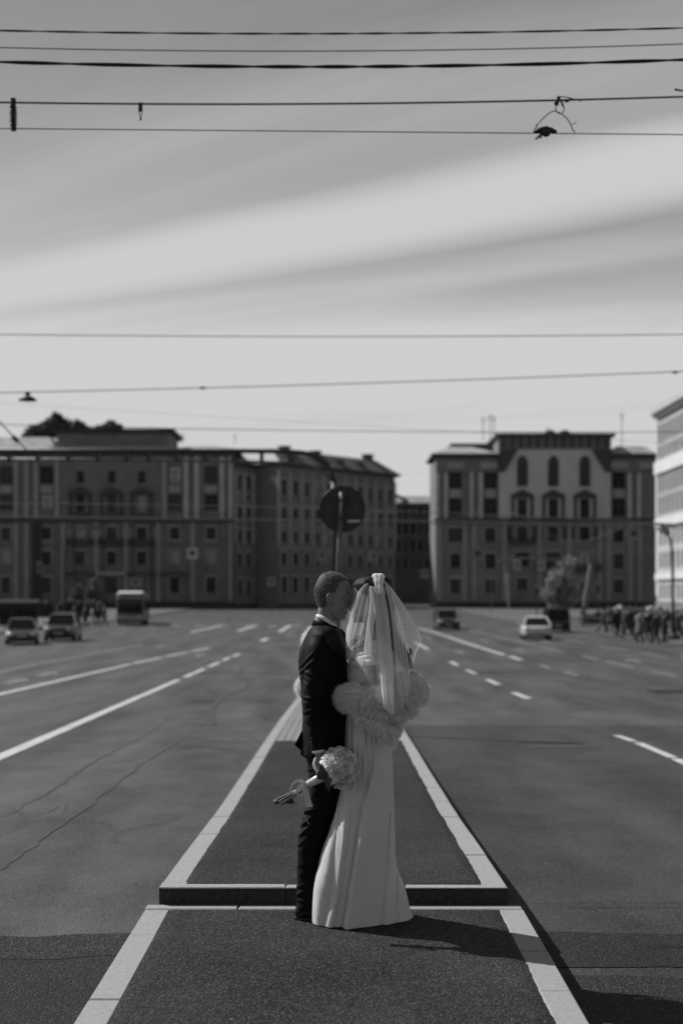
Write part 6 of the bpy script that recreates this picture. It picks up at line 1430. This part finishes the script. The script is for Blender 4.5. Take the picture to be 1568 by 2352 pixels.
# ============ bouquet ============
bq = thing('bouquet', FC(778, -84, 1765), label='round white flower bouquet with ribbon in the groom\'s right hand', cat='bouquet')
BQ = bq.location.copy()
M_PET = mat('white_petal', .80, .6, spec=.3, var=.1, vscale=40, transl=.28); M_LEAF = mat('bouquet_leaf', .022, .4, var=.3, vscale=30); M_STEM = mat('flower_stem', .13, .45, var=.3, vscale=40); M_RIB = mat('white_ribbon', .68, .35, spec=.6, transl=.2)
def flower(c, ax, r, rn):
    mb = MB(); ax = Vector(ax).normalized(); e1 = ax.orthogonal().normalized(); e2 = ax.cross(e1)
    for k in range(6):
        npet = 5 + 2*k
        for i in range(npet):
            az = 2*math.pi*(i+rn.uniform(-.25,.25))/npet + k*.7; al_ = R(4 + 17*k + rn.uniform(-9, 9)); out = e1*math.cos(az) + e2*math.sin(az); sd = ax.cross(out)
            ln = r*(.62 + .09*k)*rn.uniform(.85, 1.12); wd_ = r*(.26+.045*k)*rn.uniform(.8, 1.2); nu, nv = 5, 4; vs = []; sx1, sx2 = rn.uniform(0, 9), rn.uniform(0, 9)
            for a in range(nv+1):
                v_ = a/nv; ang = al_ + .55*v_*(k-1)*.2 - .35*(1-v_); base_ = c + (ax*math.cos(ang) + out*math.sin(ang))*ln*v_
                for b in range(nu+1):
                    u_ = b/nu*2-1; wv = wd_*math.sin(math.pi*(.16+.66*v_))**.8
                    ruf = r*.11*v_*math.sin(u_*5.5+sx1)*rn.uniform(.6, 1.2)
                    vs.append(base_ + sd*(u_*wv) + (ax*math.sin(ang) - out*math.cos(ang))*(-(u_*u_)*wv*.45 + ruf) + (ax*math.cos(ang)+out*math.sin(ang))*(r*.07*v_*math.sin(u_*7+sx2)))
            mb.add(vs, [(a*(nu+1)+b, a*(nu+1)+b+1, (a+1)*(nu+1)+b+1, (a+1)*(nu+1)+b) for a in range(nv) for b in range(nu)])
    return mb
rn = random.Random(12); SD = Vector((-.82, .02, -.50)).normalized()     # direction of the stems (world)
pts = []
for i in range(26):     # flowers over the dome that faces away from the stems
    z_ = 1 - 2*(i+.5)/26; th_ = i*2.39996; v_ = Vector((math.sqrt(1-z_*z_)*math.cos(th_), math.sqrt(1-z_*z_)*math.sin(th_), z_))
    if v_.dot(SD) < .62: pts.append(v_)
for v_ in pts:
    c = BQ + Vector((v_.x*29, v_.y*27, v_.z*33))/PX; fm = flower(c, v_ + Vector((rn.uniform(-.15,.15),)*3), 23/PX, rn)
    keep(fm.build('flower', M_PET, smooth=True), bq)
mb = MB(); blob(mb, 778, -84, 1765, 25, 24, 29); keep(mb.build('flower_core', M_PET, smooth=True), bq)
stend = [(637,1836),(640,1842),(643,1846),(646,1848),(641,1838),(649,1845)]
for i, (x, y) in enumerate(stend):
    dd = (-78, -84, -72, -80, -70, -88)[i]; mb = MB(); a = FC(756-i, -80+(i % 3)*3-3, 1777+i*.5); e_ = FC(x, dd, y); mid_ = (a+e_)/2 + Vector((0,0,.004*((i % 2)*2-1)))
    mb.tube([a, mid_, e_], [3.0/PX, 2.9/PX, 2.7/PX], 8); keep(mb.build('stem', M_STEM, smooth=True), bq)
mb = MB(); mb.tube([FC(742,-80,1784), FC(728,-80,1791), FC(706,-79,1802)], [11/PX, 10/PX, 8/PX], 16); rb_ = keep(mb.build('ribbon_wrap', M_RIB, smooth=True), bq)
def ribbon(pts, w, tw=0.0, nm='ribbon'):
    S = spath(pts, 30); mb = MB(); vs = []; n = len(S)
    Q_ = [FC(*r[:3]) for r in S]
    for i in range(n):
        t = (Q_[min(i+1, n-1)]-Q_[max(i-1, 0)]).normalized(); sd = t.cross(Vector((0,1,0))).normalized(); an = tw*i/n; bn = t.cross(sd); q_ = sd*math.cos(an)+bn*math.sin(an); ww = (w if not hasattr(w, '__len__') else w[0]+(w[1]-w[0])*i/n)/PX/2
        vs += [Q_[i]-q_*ww, Q_[i]+q_*ww, Q_[i]+q_*ww+bn*.0006, Q_[i]-q_*ww+bn*.0006]
    mb.add(vs, [(4*i+j, 4*i+(j+1) % 4, 4*i+4+(j+1) % 4, 4*i+4+j) for i in range(n-1) for j in range(4)]); o = keep(mb.build(nm, M_RIB, smooth=False), rb_); o.matrix_parent_inverse = Matrix.Identity(4)
ribbon([(702,-90,1800),(690,-92,1793),(676,-94,1797),(667,-92,1812),(666,-90,1820),(676,-90,1822),(690,-92,1812),(700,-92,1804)], 6, .9, 'bow_loop')
ribbon([(703,-94,1803),(694,-100,1800),(684,-102,1812),(682,-100,1822),(690,-98,1828),(699,-98,1822),(703,-96,1810)], 6, 1.2, 'bow_loop')
ribbon([(700,-92,1800),(690,-96,1806),(680,-98,1818)], (9, 7), .6, 'bow_loop')
mb = MB(); blob(mb, 698, -92, 1806, 6.5, 6, 9); o = keep(mb.build('bow_knot', M_RIB, smooth=True), rb_); o.matrix_parent_inverse = Matrix.Identity(4)
ribbon([(699,-90,1808),(703,-88,1824),(707,-84,1840),(711,-80,1854)], (12, 17), .5, 'ribbon_tail')
mb = MB(); mb.tube([FC(693,-92,1820), FC(693,-92,1850), FC(697,-90,1870), FC(709,-86,1893)], .6/PX, 5); o = keep(mb.build('ribbon_thread', M_RIB), rb_); o.matrix_parent_inverse = Matrix.Identity(4)
def leaf(a, b, w, nrm, fold=.25):
    a, b = FC(*a), FC(*b); ax = b-a; Lh = ax.length; ax.normalize(); nv_ = Vector(nrm); nv_ = (nv_-ax*nv_.dot(ax)).normalized(); sd = ax.cross(nv_); mb = MB(); vs = []; n = 10
    for i in range(n+1):
        t = i/n; ww = w/PX*math.sin(math.pi*(.06+.94*t)**.8)**.9*(1+.10*(i % 2)); c = a + ax*(Lh*t) + nv_*(Lh*.10*math.sin(math.pi*t))
        vs += [c - sd*ww + nv_*ww*fold, c, c + sd*ww + nv_*ww*fold]
    mb.add(vs, [(3*i+j, 3*i+j+1, 3*i+4+j, 3*i+3+j) for i in range(n) for j in (0, 1)]); keep(mb.build('leaf', M_LEAF), bq)
leaf((752,-104,1770), (727,-112,1790), 11, (0,-1,.2)); leaf((752,-106,1778), (754,-112,1802), 10, (-.2,-1,0)); leaf((758,-104,1784), (755,-106,1821), 8, (-.5,-1,0)); leaf((748,-100,1762), (732,-106,1774), 8, (0,-1,.5)); leaf((762,-102,1788), (770,-104,1806), 8, (.2,-1,0))
